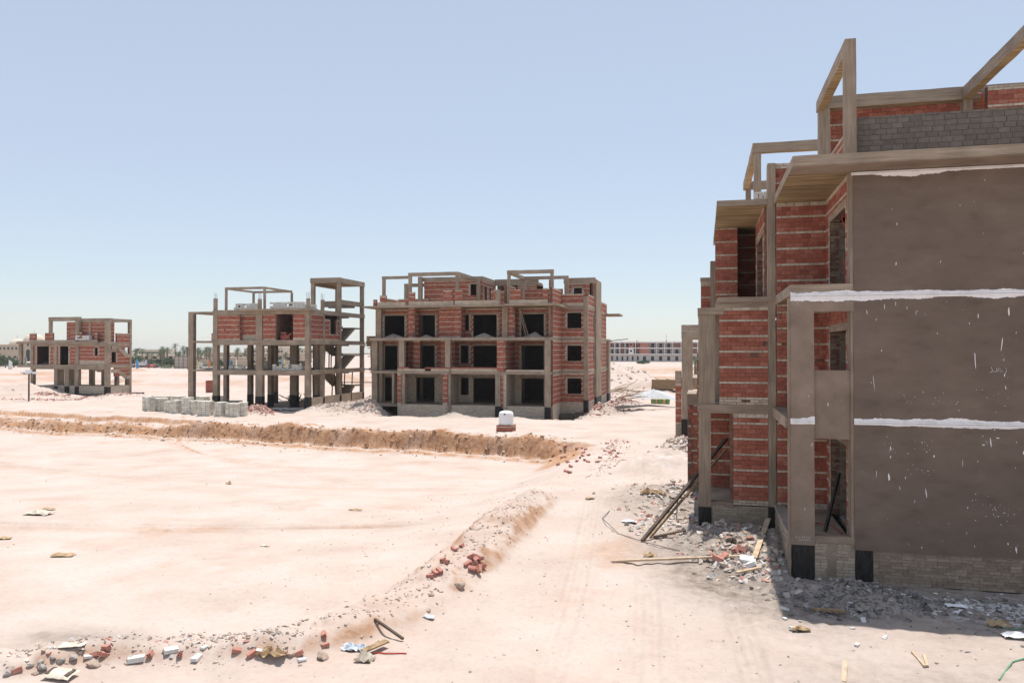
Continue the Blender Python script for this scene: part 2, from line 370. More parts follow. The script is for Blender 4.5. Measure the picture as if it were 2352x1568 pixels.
def gz(x,y):
    x=np.asarray(x,dtype=float); y=np.asarray(y,dtype=float)
    z=-.32*S(26,50,y)
    z=z-1.75*S(130,280,y)*S(40,90,-x)
    w=S(6.0,10.5,-x)*S(13,22,y+.25*(-x-10))
    yb=50.2+.158*(-10.5-x)+1.5*fb(x,y*0,9,3,3)+.18*fb(x,y*0+5,2.2,8,2)
    p=.15+1.12*S(14,48,y)
    t1=np.clip((y-yb+.40*fb(x,y,1.1,31,3))/.6,0,1)**.8; k=S(38,46,-x)*.42; t2=S(0,.45,y-yb-2.6-.8*fb(x,y*0,4,12,2))
    z=z-w*p*(1-((1-k)*t1+k*t2))*(y<yb+9)
    z=z+w*(.35*np.exp(-((y-yb-1.6)/1.3)**2)*(.6+1.2*fb(x,y,2.2,21,3))+.22*np.exp(-((y-yb+.45)/.55)**2))
    best=np.full(x.shape,1e9); hh=np.zeros(x.shape); ww=np.ones(x.shape)
    for (x0,y0,w0,h0),(x1,y1,w1,h1) in zip(RIDGE[:-1],RIDGE[1:]):
        dx,dy=x1-x0,y1-y0; t=np.clip(((x-x0)*dx+(y-y0)*dy)/(dx*dx+dy*dy),0,1)
        d=np.hypot(x-x0-t*dx,y-y0-t*dy); m=d<best
        best=np.where(m,d,best); hh=np.where(m,h0+(h1-h0)*t,hh); ww=np.where(m,w0+(w1-w0)*t,ww)
    rid=hh*np.exp(-(best/ww)**4)*(1+.7*fb(x,y,1.3,40,4)); z=z+rid
    rough=np.clip(rid*2.0,0,1)
    for mx,my,mr,mh in MOUNDS:
        m=((x-mx)**2+(y-my)**2)<5*mr*mr
        if not m.any(): continue
        xm,ym=x[m],y[m]; e=mh*np.exp(-(((xm-mx)**2+(ym-my)**2)/(mr*mr))**1.15); z[m]+=e*(1+.5*fb(xm,ym,.9+mr*.25,mr*7,3)); rough[m]=np.maximum(rough[m],np.clip(e*1.6,0,1)*.8)
    # trench in front of the long building, tyre ruts on the road
    z=z-.85*S(66.5,69.8,y)*S(79,76,y)*S(-30.5,-29,x)*S(-10,-11.5,x)
    for off in (-1.0,-.72,.72,1.0,2.6,2.88,4.3,4.58):
        xr=-2.6+off-.045*(y-20)-1.6*S(40,75,y)+.5*np.sin(y*.12)
        d=x-xr; z=z+S(8,14,y)*S(95,70,y)*(-.055*np.exp(-(d/.11)**2)+.03*np.exp(-((np.abs(d)-.2)/.08)**2))*(.6+vn(x*.0+off,y*.4,5))
    for a,b,c in ((26,38,60),(27.6,38,60),(15,33,75),(22,47,82)):
        d=np.hypot(x+a,y-c)-b; z=z+w*S(16,20,y)*(-.06*np.exp(-(d/.18)**2)+.05*np.exp(-((np.abs(d)-.34)/.13)**2))*(1+fb(x,y,6,a,2))
    z=z+w*.28*fb(x,y,.9,33,3)*np.exp(-((y-yb-.4)/.7)**2)
    flat=w*S(0,1.5,yb-y)
    z=z+.05*fb(x,y,4,51,3)+(.05+.10*(1-flat)+.16*rough)*fb(x,y,.8,61,3)*.55+(.025*(1-flat)+.09*rough)*fb(x,y,.26,71,2)
    z=z+S(88,125,y)*(1.0*fb(x,y,22,81,4)+.55*np.abs(fb(x,y,8,91,3)))*S(330,240,y)
    return z
def g1(x,y): return float(gz(np.array([x]),np.array([y]))[0])
def hit(px,py):
    """where the sight line through a photo point meets the terrain"""
    sy,cy=math.sin(YAW),math.cos(YAW); u=(px-1176)/1800; v=-(py-803)/1800
    dx,dy,dz=-sy+u*cy,cy+u*sy,v
    t=np.linspace(9,140,5200); x=dx*t; y=dy*t; z=CAM_H+dz*t-gz(x,y); i=int(np.argmax(z<0))
    return (float(x[i]),float(y[i]),g1(x[i],y[i]))
#GROUND_END

def ground_material():
    m=bpy.data.materials.new('desert_ground'); m.use_nodes=True; t=m.node_tree; N=t.nodes; L=t.links; N.clear()
    out=N.new('ShaderNodeOutputMaterial'); p=N.new('ShaderNodeBsdfPrincipled'); L.new(p.outputs[0],out.inputs[0])
    p.inputs['Roughness'].default_value=.95; p.inputs['Specular IOR Level'].default_value=.1
    g=N.new('ShaderNodeNewGeometry')
    def noise(sc,det=6,st=None,rough=.6):
        n=N.new('ShaderNodeTexNoise'); n.inputs['Scale'].default_value=sc; n.inputs['Detail'].default_value=det; n.inputs['Roughness'].default_value=rough
        if st:
            mp=N.new('ShaderNodeMapping'); mp.inputs['Scale'].default_value=st; mp.inputs['Rotation'].default_value=(0,0,.25); L.new(g.outputs['Position'],mp.inputs[0]); L.new(mp.outputs[0],n.inputs['Vector'])
        else: L.new(g.outputs['Position'],n.inputs['Vector'])
        return n.outputs['Fac']
    def ramp(f,cs,ps):
        r=N.new('ShaderNodeValToRGB'); L.new(f,r.inputs[0]); e=r.color_ramp.elements
        while len(e)<len(cs): e.new(.5)
        for i,(c,q) in enumerate(zip(cs,ps)): e[i].position=q; e[i].color=(*c,1)
        return r.outputs[0]
    def mix(f,a,b,mode='MIX'):
        x=N.new('ShaderNodeMix'); x.data_type='RGBA'; x.blend_type=mode
        if isinstance(f,float): x.inputs[0].default_value=f
        else: L.new(f,x.inputs[0])
        for i,v in ((6,a),(7,b)):
            if isinstance(v,tuple): x.inputs[i].default_value=(*v,1)
            else: L.new(v,x.inputs[i])
        return x.outputs[2]
    base=ramp(noise(.35,8),[(.44,.352,.303),(.49,.408,.36),(.52,.446,.402)],[.3,.5,.68])
    streak=ramp(noise(.9,6,(.12,1.3,1)),[(.985,.98,.97),(1,1,1),(1.0,1.0,1.0)],[.34,.5,.66])
    base=mix(1.0,base,streak,'MULTIPLY')
    fine=ramp(noise(7,8,None,.75),[(.88,.845,.815),(1,1,1),(1.02,1.02,1.02)],[.33,.5,.7])
    base=mix(.85,base,fine,'MULTIPLY')
    a=N.new('ShaderNodeAttribute'); a.attribute_name='Col'; sp=N.new('ShaderNodeSeparateColor'); L.new(a.outputs['Color'],sp.inputs[0])
    grey=ramp(noise(2.6,8,None,.75),[(.15,.125,.108),(.26,.22,.19),(.40,.345,.305)],[.36,.5,.68])  # debris grey, darkened further to deepen the near building's cast shadow
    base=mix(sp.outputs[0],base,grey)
    soil=ramp(noise(2.6,9,None,.72),[(.26,.13,.07),(.42,.235,.135),(.51,.345,.23)],[.33,.5,.68])
    base=mix(sp.outputs[1],base,soil)
    n=noise(2.2,9,None,.72); th=N.new('ShaderNodeMapRange'); th.inputs[1].default_value=.53; th.inputs[2].default_value=.57; L.new(n,th.inputs[0])
    mu=N.new('ShaderNodeMath'); mu.operation='MULTIPLY'; L.new(th.outputs[0],mu.inputs[0]); L.new(sp.outputs[2],mu.inputs[1])
    base=mix(mu.outputs[0],base,(.66,.65,.65))
    L.new(base,p.inputs['Base Color'])
    b1=N.new('ShaderNodeBump'); bm_=N.new('ShaderNodeMapRange'); bm_.inputs[3].default_value=.26; bm_.inputs[4].default_value=1.0; L.new(sp.outputs[1],bm_.inputs[0]); L.new(bm_.outputs[0],b1.inputs['Strength']); b1.inputs['Distance'].default_value=.07; L.new(noise(4,8,None,.7),b1.inputs['Height'])
    b2=N.new('ShaderNodeBump'); b2.inputs['Strength'].default_value=.35; b2.inputs['Distance'].default_value=.012; L.new(noise(28,6,None,.7),b2.inputs['Height']); L.new(b1.outputs[0],b2.inputs['Normal'])
    L.new(b2.outputs[0],p.inputs['Normal'])
    M['desert_ground']=m
ground_material()
# one terrain sheet, finer where things stand close by
ang=np.concatenate([np.radians(np.linspace(-42,42,520)),np.radians(np.linspace(42,318,70)[1:-1])])-0.0
ang=ang+math.pi/2+YAW
rr=np.concatenate([[.02,3,5,7,9,10.5],np.arange(11.5,30,.115),np.arange(30,40,.17),np.arange(40,50,.25),np.arange(50,72,.12),np.arange(72,90,.18),np.arange(90,100,.4),np.arange(100,170,1.1),np.geomspace(172,1500,48)])
A,R=np.meshgrid(ang,rr); X=(R*np.cos(A)).ravel(); Y=(R*np.sin(A)).ravel()
Z=gz(X,Y); Z=np.where(Y>0,Z,0.0)
na,nr=len(ang),len(rr)
V=np.stack([X,Y,Z],1)
i=np.arange(nr-1)[:,None]; j=np.arange(na)[None,:]; j2=(j+1)%na
Fq=np.stack([i*na+j,i*na+j2,(i+1)*na+j2,(i+1)*na+j],-1).reshape(-1,4)[:, ::-1]
F=np.ascontiguousarray(Fq)
def blob(x,y,cx,cy,rx,ry): return np.exp(-(((x-cx)/rx)**2+((y-cy)/ry)**2))
gx,gy=X,Y
Zg=Z.reshape(nr,na); dr=np.gradient(Zg,rr,axis=0); da=(np.roll(Zg,-1,1)-np.roll(Zg,1,1))/(np.maximum(R,1)*.0057)
da[:,518:]=0; da[:,:2]=0; sl_=np.hypot(dr,da).ravel()
nz=fb(gx,gy,2.0,130,4)
zone=np.zeros((len(gx),3))
zone[:,0]=np.clip(1.25*blob(gx,gy,2.2,19.6,2.6,2.2)+1.1*blob(gx,gy,8,19,5,2.4)+1.2*blob(gx,gy,.6,23,2.0,2.6)+.9*blob(gx,gy,-1.3,29,2.2,4)+.8*blob(gx,gy,5,14,4,2)+.8*blob(gx,gy,-11.8,12.9,1.5,.8)+.7*blob(gx,gy,-21.5,67.8,3,2)+.7*blob(gx,gy,-15,69,4,2)+.6*blob(gx,gy,-8.5,78,2.5,6)+.7*blob(gx,gy,-34.5,73,3,4)-.10,0,1)*np.clip(1+.9*nz,.3,1.3)  # grey debris zone, also carries painted shade before the near building
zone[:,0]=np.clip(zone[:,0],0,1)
tb=50.2+.158*(-10.5-gx); cut=S(.45,1.1,sl_)
zone[:,1]=np.clip(S(.16,.42,sl_)*(gx<-6)*(np.abs(gy-tb)<6)*np.clip(1.05+.5*nz,.6,1)+.75*cut*(gx<-4)*(gy<33)+.55*blob(gx,gy,3.2,12.6,1.3,.7)+.75*S(95,125,gy)*S(-.05,.35,fb(gx,gy,11,140,4))*S(300,220,gy)+.25*blob(gx,gy,-6.5,20,1.1,8)+.35*blob(gx,gy,-2.6,22,.8,7)*S(0,.3,nz)+.12*nz,0,1)
pitw=S(9,13,-gx)*S(15,19,gy)*S(0,2,tb-gy)
for a_,b_,c_ in ((26,38,60),(27.6,38,60),(15,33,75),(22,47,82),(40,52,78)):
    d_=np.hypot(gx+a_,gy-c_)-b_; zone[:,1]+=pitw*.22*np.exp(-((d_-.5)/.45)**2)*np.clip(.5+2*fb(gx,gy,3.5,150+a_,3),0,1)
zone[:,1]+=pitw*.22*S(.25,.55,fb(gx,gy,2.0,171,4)); zone[:,1]=np.clip(zone[:,1],0,1)
zone[:,2]=np.clip(1.3*blob(gx,gy,6.2,19.3,2.6,.9)+.9*blob(gx,gy,9.5,18.8,3,1.2)+.6*blob(gx,gy,7.5,15.5,1.5,1.2)+.5*blob(gx,gy,-1.5,38.5,2.2,2.2)-.15,0,1)
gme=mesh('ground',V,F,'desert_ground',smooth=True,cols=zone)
ground=bpy.data.objects.new('ground',gme); C.objects.link(ground); ground['kind']='structure'

# ------------------------------------------------------------------ near building on the right
A=Building('apartment_building','tall half plastered brown apartment building with white painted bands beside the track',(6,23,0))
F0,S1,S2,RT=1.05,4.0,7.33,10.1
# plaster face
A.box('plastered_wall',3.60,17,20.70,20.95,.80,RT,'plaster',jit=.003)
plas=[o for o in A.root.children if o.name.startswith('plastered_wall')][0]
# unplastered edge strip and side column
A.col(3.53,3.60,20.72,20.95,.82,RT,mat='plaster_light',name='wall_edge')
A.col(3.54,3.80,20.95,21.22,0.0,RT,name='column')
A.col(3.62,4.02,20.715,20.95,0.0,.80,name='column_foot',mat='bitumen')
A.wall('x',20.725,4.02,17,0.0,.80,-1,pat='plinth',name='plinth_wall')
# corner column, frame, balcony panels
cc=A.box('plastered_column',2.13,2.68,20.70,21.15,.85,7.0,'plaster_light',jit=.004)
A.box('bitumen_coat',2.15,2.66,20.715,21.13,-.2,.85,'bitumen',cc,jit=.004,seg=.2)
A.box('column_edge',2.085,2.13,20.72,21.13,-.2,7.0,'plaster_light',cc,jit=.006,seg=.2)
A.box('frame_beam',2.13,3.60,20.702,20.95,6.65,7.06,'plaster_light',jit=.004)
A.box('balcony_panel',2.68,3.60,20.78,20.92,3.49,5.19,'plaster_light',jit=.004)
A.box('balcony_sill',2.68,3.62,20.71,21.0,.93,1.09,'plaster_light',jit=.012,seg=.15)
A.wall('x',20.735,2.68,3.62,-.1,.93,-1,pat='pale',name='plinth_wall')
A.box('plaster_patch',2.98,3.18,20.728,20.75,0.0,.93,'plaster_light',jit=.01,seg=.12)
# balcony side: low wall, slabs
A.wall('y',2.10,21.15,24.9,-.15,.95,-1,pat='pale',name='low_wall')
A.box('balcony_sill',2.08,2.36,21.15,24.9,.95,1.06,'cement_floor',jit=.01)
A.slab(2.36,3.54,20.95,24.7,.80,1.0)
A.slab(2.02,3.54,20.96,24.75,3.72,S1)
A.slab(2.13,3.60,20.72,25.0,7.06,S2)
# cornice: projecting roof slab, smoothed front strip
A.slab(2.10,17,19.80,25.05,RT+.002,10.34,name='cornice')
A.box('cornice_strip',2.105,17,19.795,20.695,RT-.02,RT+.001,'plaster_light',jit=.003)
# red brick behind the balcony (faces the camera), three storeys
for z0,z1 in ((1.0,3.72),(4.0,7.06),(7.33,RT)): A.wall('x',24.7,2.15,3.56,z0,z1,-1,base=2 if z0<2 else 0)
# side wall of the plastered block with door openings
for z0,z1,zt in ((1.0,3.72,3.25),(4.0,7.06,6.2),(7.33,RT,9.35)):
    A.wall('y',3.54,21.22,24.7,z0,z1,-1,ops=[(21.45,24.05,z0-.01,zt)],t=.25)
    A.wall('x',24.05,3.57,4.02,z0,zt,-1,pat='plinth',t=.2,name='jamb_wall')
    A.wall('y',3.80,24.25,24.7,z0,zt,-1,pat='plinth',t=.2,name='jamb_wall',show=False)
# rooms, brick walls darkened in colour for shade
for z0,z1 in ((1.0,3.72),(4.0,7.06),(7.33,RT)):
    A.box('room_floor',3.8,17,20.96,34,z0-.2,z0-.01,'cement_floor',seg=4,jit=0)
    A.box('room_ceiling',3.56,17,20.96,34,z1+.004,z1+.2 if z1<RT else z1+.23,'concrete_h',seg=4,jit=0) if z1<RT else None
    A.box('room_wall',7.0,7.2,20.96,34,z0,z1,'brick_inside_shade',seg=4,jit=0)
    A.box('room_wall',3.56,7.0,28.6,28.8,z0,z1,'brick_inside_shade',seg=4,jit=0)
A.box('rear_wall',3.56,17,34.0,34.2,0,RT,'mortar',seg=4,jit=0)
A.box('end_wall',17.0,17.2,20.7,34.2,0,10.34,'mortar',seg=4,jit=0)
A.slab(2.10,17,25.06,34.2,RT+.004,10.34,name='roof_slab')
# second bay: column, brick, beams
A.col(1.92,2.14,24.92,25.35,-.1,11.36,foot=1.05)
b2=25.0
A.col(-.14,.23,b2,b2+.42,-.2,3.75,foot=1.05)
A.wall('x',b2+.02,.23,1.92,-.15,.92,-1,pat='pale',name='plinth_wall')
A.box('sill',.23,.90,b2-.01,b2+.3,.92,1.02,'plaster_light',jit=.01,seg=.15)
A.wall('x',b2+.01,.89,1.92,.95,3.75,-1,base=2)
A.slab(-.14,3.5,b2+.3,34,.75,.94)
A.beam(-.16,2.14,b2-.02,b2+.3,3.75,4.02)
A.slab(-.14,3.5,b2+.3,34,3.78,3.98)
A.box('brick_end',.80,.89,b2+.02,b2+.24,.95,3.75,'mortar',jit=.01,seg=.2)
A.wall('x',28.2,-.2,.95,.94,3.75,-1)                          # wall deep in the ground floor recess
A.wall('x',b2,.48,1.92,4.02,7.0,-1,base=3)
A.col(-.14,.36,b2+.02,b2+.5,4.02,6.80)
A.box('grey_pier',.30,.62,27.2,27.5,4.0,6.8,'cement_wash'); A.wall('x',28.2,-.2,.9,4.0,5.6,-1)
A.slab(-.16,.62,b2-.02,29.5,6.78,7.0); A.beam(.42,2.12,b2-.02,b2+.3,7.0,7.30); A.slab(.42,2.12,b2+.3,31,7.0,7.26)
A.box('balcony_slab_edge',.46,2.13,b2-.10,b2-.02,7.16,7.31,'concrete_h')
# third storey recess with reed imprinted soffit
A.wall('x',29.4,.44,1.22,7.26,10.12,-1)
A.wall('y',1.84,25.36,29.4,7.26,10.12,-1,ops=[(25.9,28.7,7.26,9.35)],t=.25)
A.wall('x',28.7,1.86,2.3,7.26,9.35,-1,pat='plinth',t=.2,name='jamb_wall')
A.wall('x',31.2,1.0,3.5,7.26,10.12,-1,name='inner_wall',pat='red')
A.slab(.43,2.12,b2,31,10.12,10.30); A.slab(.43,2.12,31.0,34.2,10.122,10.28); A.slab(.42,2.12,31.0,34.0,7.0,7.24)
A.box('room_wall',3.3,3.5,25.3,34,.95,10.1,'brick_inside_shade',seg=4,jit=0)
A.box('room_wall',-.1,3.3,33.5,33.7,.95,6.9,'brick_inside_shade',seg=4,jit=0); A.box('room_wall',.95,3.3,33.5,33.7,7.0,10.1,'brick_inside_shade',seg=4,jit=0)
A.box('room_wall',.74,.9,29.64,33.5,4.0,10.1,'brick_inside_shade',seg=4,jit=0)
# third bay, mostly hidden
b3=31.5
A.wall('x',b3,-.60,.3,.85,3.55,-1); A.wall('x',b3+.02,-.60,.3,-.2,.85,-1,pat='pale',name='plinth_wall')
A.wall('y',-.60,b3,34,-.2,3.55,-1,show=False)
A.beam(-.62,1.0,b3-.02,b3+.3,3.55,3.98); A.slab(-.62,1.0,b3+.3,35,3.7,3.95)
A.wall('x',b3,-.08,.30,7.3,8.35,-1); A.box('parapet_cap',-.1,.30,b3-.02,b3+.24,8.35,8.52,'concrete_h')
A.col(.28,.52,b3-.05,b3+.3,7.3,9.15); A.slab(-.1,1.2,b3-.1,35,7.05,7.3)
# roof: grey parapet, pergola frames, penthouse wall
A.wall('x',20.9,3.75,17,10.34,11.47,-1,pat='grey',name='parapet_wall')
A.col(3.40,3.66,20.55,20.88,10.34,13.32); A.col(3.46,3.78,25.4,25.75,10.34,13.05)
A.beam(3.42,3.66,20.88,25.75,13.02,13.36); A.beam(3.66,12.6,25.42,25.7,13.05,13.42)
A.beam(7.42,7.66,18.0,25.42,13.06,13.40); A.col(7.45,7.7,25.43,25.72,10.34,13.05)
A.wall('x',26.0,3.8,8.3,10.34,13.38,-1,base=0); A.wall('y',3.70,22.6,25.4,10.34,11.5,-1)
A.wall('x',25.0,7.95,8.9,10.34,13.25,-1)
A.wall('x',25.1,2.14,2.62,10.34,11.38,-1)
A.beam(1.76,4.1,29.45,29.72,12.8,13.14); A.col(1.80,2.05,29.48,29.72,10.3,12.8)
A.beam(1.76,2.0,29.72,36.4,12.8,13.14); A.col(1.86,2.08,36.1,36.4,10.0,12.8); A.beam(2.0,4.0,36.1,36.35,12.8,13.14)
A.finish(300)
# white painted mouldings with ragged brush edges
def ragged_band(x0,x1,zc,hc,up,dn,y,parent,st=.035):
    n=int((x1-x0)/st); V=[];F=[]
    ph=random.random()*50
    for i in range(n+1):
        x=x0+(x1-x0)*i/n
        a=hc/2+up*max(.08,.55+1.1*float(fb(np.array([x*1.0+ph]),np.array([0.]),.55,3,4)[0])+random.uniform(-.12,.12))
        b=hc/2+dn*max(.05,.45+1.3*float(fb(np.array([x*1.0-ph]),np.array([7.]),.7,9,4)[0])+random.uniform(-.15,.15))
        for yy in (y,y+.02): V += [(x,yy,zc-b),(x,yy,zc+a)]
    for i in range(n):
        k=i*4; F += [(k,k+4,k+5,k+1),(k+1,k+5,k+7,k+3),(k,k+2,k+6,k+4)]
    F += [(0,1,3,2),(n*4,n*4+2,n*4+3,n*4+1)]
    o=place('painted_band',V,F,'white_paint',parent)
    m=MB(); m.box(x0,x1,y-.02,y+.001,zc-hc*.42,zc-hc*.12); m.box(x0,x1,y-.03,y+.001,zc+hc*.02,zc+hc*.32); m.build('moulding','white_paint',o)
    return o
ragged_band(2.13,17,7.04,.12,.06,.075,20.695,A.root); ragged_band(3.60,17,3.92,.11,.075,.045,20.694,A.root); ragged_band(2.12,2.69,3.92,.12,.10,.02,20.694,A.root)
ragged_band(3.56,17,10.03,.07,.0,.09,20.694,A.root)
# drips and splashes of white paint on the plaster
spl=MB()
def splash(x,z,w,h,tilt=0,y=20.696):
    n=9; P=[]
    for k in range(n):
        t=2*math.pi*k/n; rr_=random.uniform(.65,1.1); a=math.cos(t)*w/2*rr_; b=math.sin(t)*h/2*rr_*(1 if math.sin(t)>0 else 1.1)
        P.append((x+a+tilt*b,b+z))
    V=[(p[0],y-.003,p[1]) for p in P]+[(p[0],y+.006,p[1]) for p in P]
    spl.add(V,[tuple(range(n))[::-1]]+[(k,(k+1)%n,n+(k+1)%n,n+k) for k in range(n)])
S_=[(4.38,2.62,.045,.24,-.05),(5.2,2.27,.028,.26,-.14),(6.28,5.45,.03,.50,-.05),(7.0,6.6,.05,.25,0),(6.85,5.85,.025,.36,.12),(6.9,5.1,.03,.08,0),(4.42,3.3,.04,.12,0),(4.42,3.1,.03,.08,0),(5.38,3.15,.04,.07,0),(4.1,2.68,.014,.2,0),(4.05,4.9,.012,.42,-.1),(6.35,6.5,.022,.13,0),(3.9,6.62,.014,.15,-.1),(4.3,6.75,.016,.16,0),(4.8,6.72,.014,.11,-.1),(5.0,6.6,.01,.14,0),(4.55,6.82,.014,.13,0),(7.12,1.02,.06,.2,-.1),(6.95,1.15,.03,.07,0),(5.1,.95,.022,.06,0),(6.0,3.0,.01,.2,0),(4.62,2.35,.016,.12,-.15),(4.95,2.05,.012,.09,0),(6.1,1.95,.02,.07,.2),(6.6,3.52,.03,.28,-.08),(6.75,3.62,.10,.03,.4),(6.45,3.45,.09,.03,.4),(7.3,3.3,.05,.12,.1),(2.45,1.75,.012,.14,0),(2.62,3.35,.014,.12,0),(2.3,6.85,.012,.03,0),(2.55,4.55,.02,.04,.3),(3.0,4.35,.02,.1,0)]
for q in S_: splash(q[0],q[1],q[2]*.8,q[3]*.9,q[4])
for k in range(80):
    x=random.uniform(3.7,8.6); z=random.choice((random.uniform(.9,3.8),random.uniform(4.1,6.9),random.uniform(7.2,9.8),random.uniform(.9,3.8)))
    s_=random.uniform(.004,.014); splash(x,z,s_*1.2,s_*random.choice((1,1,2,4,7)),random.uniform(-.2,.2))
for cx_,cz_,n_ in ((4.45,3.3,16),(5.2,3.4,18),(6.75,1.85,40),(5.0,2.8,14),(6.6,3.5,16),(5.75,4.45,16),(4.9,4.5,14),(6.7,4.5,12),(6.4,2.1,10)):
    for k in range(n_*2//3):
        s_=random.uniform(.005,.02); splash(cx_+random.gauss(0,.17),cz_+random.gauss(0,.12),s_,s_*random.uniform(.7,1.8))
o=spl.build('paint_splash','white_paint',A.root); o['kind']='stuff'
# faint chalk writing on wall and column
def scrawl(pts_list,x,z,s,y,name='chalk_writing'):
    m=MB()
    for pts in pts_list: m.tube([(x+a*s,y,z+b*s) for a,b in pts],.006,4)
    return m.build(name,'chalk',A.root)
scrawl([[(0,.55),(.10,.25),(.0,.05),(-.15,.1)],[(.45,.5),(.42,.15),(.2,.12),(.05,.2)],[(.5,.1),(.62,.45),(.85,.35),(.62,.25),(.95,.1)],[(1.2,.45),(1.25,.2),(1.1,-.1)],[(.72,-.05),(.75,-.06)]],6.62,5.15,.26,20.697)
scrawl([[(0,.3),(.06,.0)],[(.25,.12),(.6,.12)],[(.75,.3),(.95,.28),(.8,.0),(1.0,.0)],[(1.15,.3),(1.1,0)],[(1.3,.3),(1.5,.25),(1.35,.15),(1.5,.02),(1.3,0)],[(1.7,.28),(1.62,.1),(1.75,0),(1.85,.15),(1.72,.28)],[(.3,-.25),(1.9,-.2)]],2.24,1.02,.18,20.697)
# red conduits
m=MB(); m.tube([(3.52,24.0,8.6),(3.40,23.9,8.4),(3.38,23.8,8.1),(3.46,23.8,7.85)],.012,5); m.tube([(3.5,21.5,9.2),(3.46,21.45,9.05),(3.52,21.4,8.8)],.012,5); m.tube([(3.5,21.44,8.0),(3.52,21.42,7.4)],.014,5); m.build('red_conduit','wire_red',A.root)
m=MB(); m.tube([(7.7,25.2,13.15),(7.82,25.1,13.08),(7.85,25.05,12.7)],.015,5); m.build('red_conduit','wire_red',A.root)
m=MB(); m.tube([(2.6,22.0,1.02),(3.0,22.6,1.02),(3.3,22.3,1.03),(3.45,21.3,1.03)],.012,5); m.build('red_conduit','wire_red',A.root)

# neighbour further along the same row
B=Building('apartment_building','unplastered concrete and brick building just beyond the plastered one',(2,54,0))
B.col(-1.32,-.64,51,51.5,-.3,6.85,foot=1.6); B.beam(-1.34,4,51,51.4,6.45,6.86); B.wall('x',51.02,-1.34,4,6.87,7.28,-1,pat='pale',name='parapet_wall')
B.wall('x',51.1,-1.72,-1.34,1.0,3.55,-1,base=1); B.wall('x',51.12,-1.72,-1.34,-.3,1.0,-1,pat='pale',name='plinth_wall'); B.beam(-1.74,-1.34,51.08,51.4,3.55,3.92); B.wall('x',51.1,-1.74,-1.34,3.93,4.35,-1,pat='pale',name='parapet_wall')
B.beam(-.64,4,51.1,51.4,3.55,3.92); B.slab(-1.72,4,51.4,60,3.6,3.9); B.col(3,3.5,59,59.4,-.2,6.8); B.slab(-1.3,4,59.2,66,6.5,6.85)
B.finish(120)
B.box('rear_wall',2.2,2.4,58,66,-.2,3.6,'mortar',seg=3)

# ------------------------------------------------------------------ long three storey shell in the middle
B=Building('apartment_building','long three storey red brick shell with white water tank in front',(-21,78,-.6))
Lz=[.45,3.65,6.85,9.95]; OPX=[(-31.5,-30.1),(-29.4,-29.2),(-28.1,-26.15),(-23.4,-22.6),(-22.1,-19.7),(-17.2,-15.0)]
# ground to third storey back walls with openings
for k,(z0,z1) in enumerate(((.45,3.40),(3.65,6.60),(6.85,9.72))):
    ops=[]
    wy=73.3 if k==2 else 74.5
    for i,(a,b) in enumerate(OPX if k<2 else [(-31.03,-28.9),(0,0),(-27.68,-25.7),(-23.05,-22.2),(-21.75,-19.4),(-16.95,-14.75)]):
        if i==1 and k==2: continue
        sill=z0-.01 if i not in (1,3) else z0+.75
        ops.append((a,b,sill,z0+(2.45 if k<2 else 2.25)))
    if k==2: B.box('room_wall',-32,-31.8,73.53,74.72,z0,z1,'brick_inside_shade',jit=0); B.slab(-32,-13.6,73.53,74.72,9.55,9.72)
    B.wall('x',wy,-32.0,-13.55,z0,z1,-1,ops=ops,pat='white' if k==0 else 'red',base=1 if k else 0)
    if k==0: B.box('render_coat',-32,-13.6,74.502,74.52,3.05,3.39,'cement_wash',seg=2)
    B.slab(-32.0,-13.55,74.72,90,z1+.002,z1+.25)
    B.box('rear_wall',-32,-13.55,82,82.2,z0,z1,'brick_inside_shade',seg=6,jit=0)
    for x in (-32.0,-25.4,-18.9,-13.8): B.box('room_wall',x,x+.18,74.73,82,z0,z1,'brick_inside_shade',seg=6,jit=0)
    for x in (-29.0,-18.0): B.col(x,x+.3,78,78.3,z0,z1)
B.box('rear_wall',-32,-13.6,89.8,90,-.6,9.9,'mortar',seg=6,jit=0); B.box('end_wall',-32.2,-32.0,74.5,90,-.6,9.9,'mortar',seg=6,jit=0)
B.slab(-32,-13.55,71.3,82.2,.2,.44)
# porch plinths, three bays
B.wall('x',71.0,-28.7,-23.6,-1.15,.45,-1,pat='white',name='plinth_wall'); B.box('footing_edge',-28.7,-23.5,70.93,71.2,-1.5,-1.15,'cement_wash')
B.wall('x',71.25,-23.4,-18.9,-1.05,.45,-1,pat='white',name='plinth_wall'); B.wall('x',71.15,-17.85,-14.2,-.9,.45,-1,pat='white',name='plinth_wall')
B.wall('y',-23.6,71.0,71.3,-1.15,.45,1,pat='white',name='plinth_wall')
# ground floor piers and columns
B.wall('x',71.0,-28.72,-28.33,.45,3.42,-1,base=2); B.col(-28.33,-28.0,71.1,71.5,.45,3.42)
B.wall('x',71.0,-24.1,-23.62,.45,3.42,-1,base=3); B.col(-23.60,-23.36,71.1,71.5,-1.0,3.42)
B.col(-18.95,-18.45,71.1,71.55,-1.2,3.42,foot=1.6); B.wall('x',71.2,-18.43,-18.2,.3,3.42,-1); B.wall('x',71.22,-18.2,-17.9,-.6,3.42,-1,pat='white')
B.col(-14.22,-13.72,71.05,71.5,-1.1,6.62,foot=1.5)
B.col(-32.1,-31.5,72.6,73.1,-.6,6.6,foot=.8); B.col(-32.0,-31.62,74.2,74.45,.4,6.6)
# porch partition walls, right faces seen
for x in (-29.3,-23.6,-17.9):
    B.wall('y',x,71.6,74.5,.45,3.4,1,pat='white',name='partition_wall'); B.wall('y',x+.3 if x<-29 else x,72.2,74.5,3.65,6.6,1,name='partition_wall')
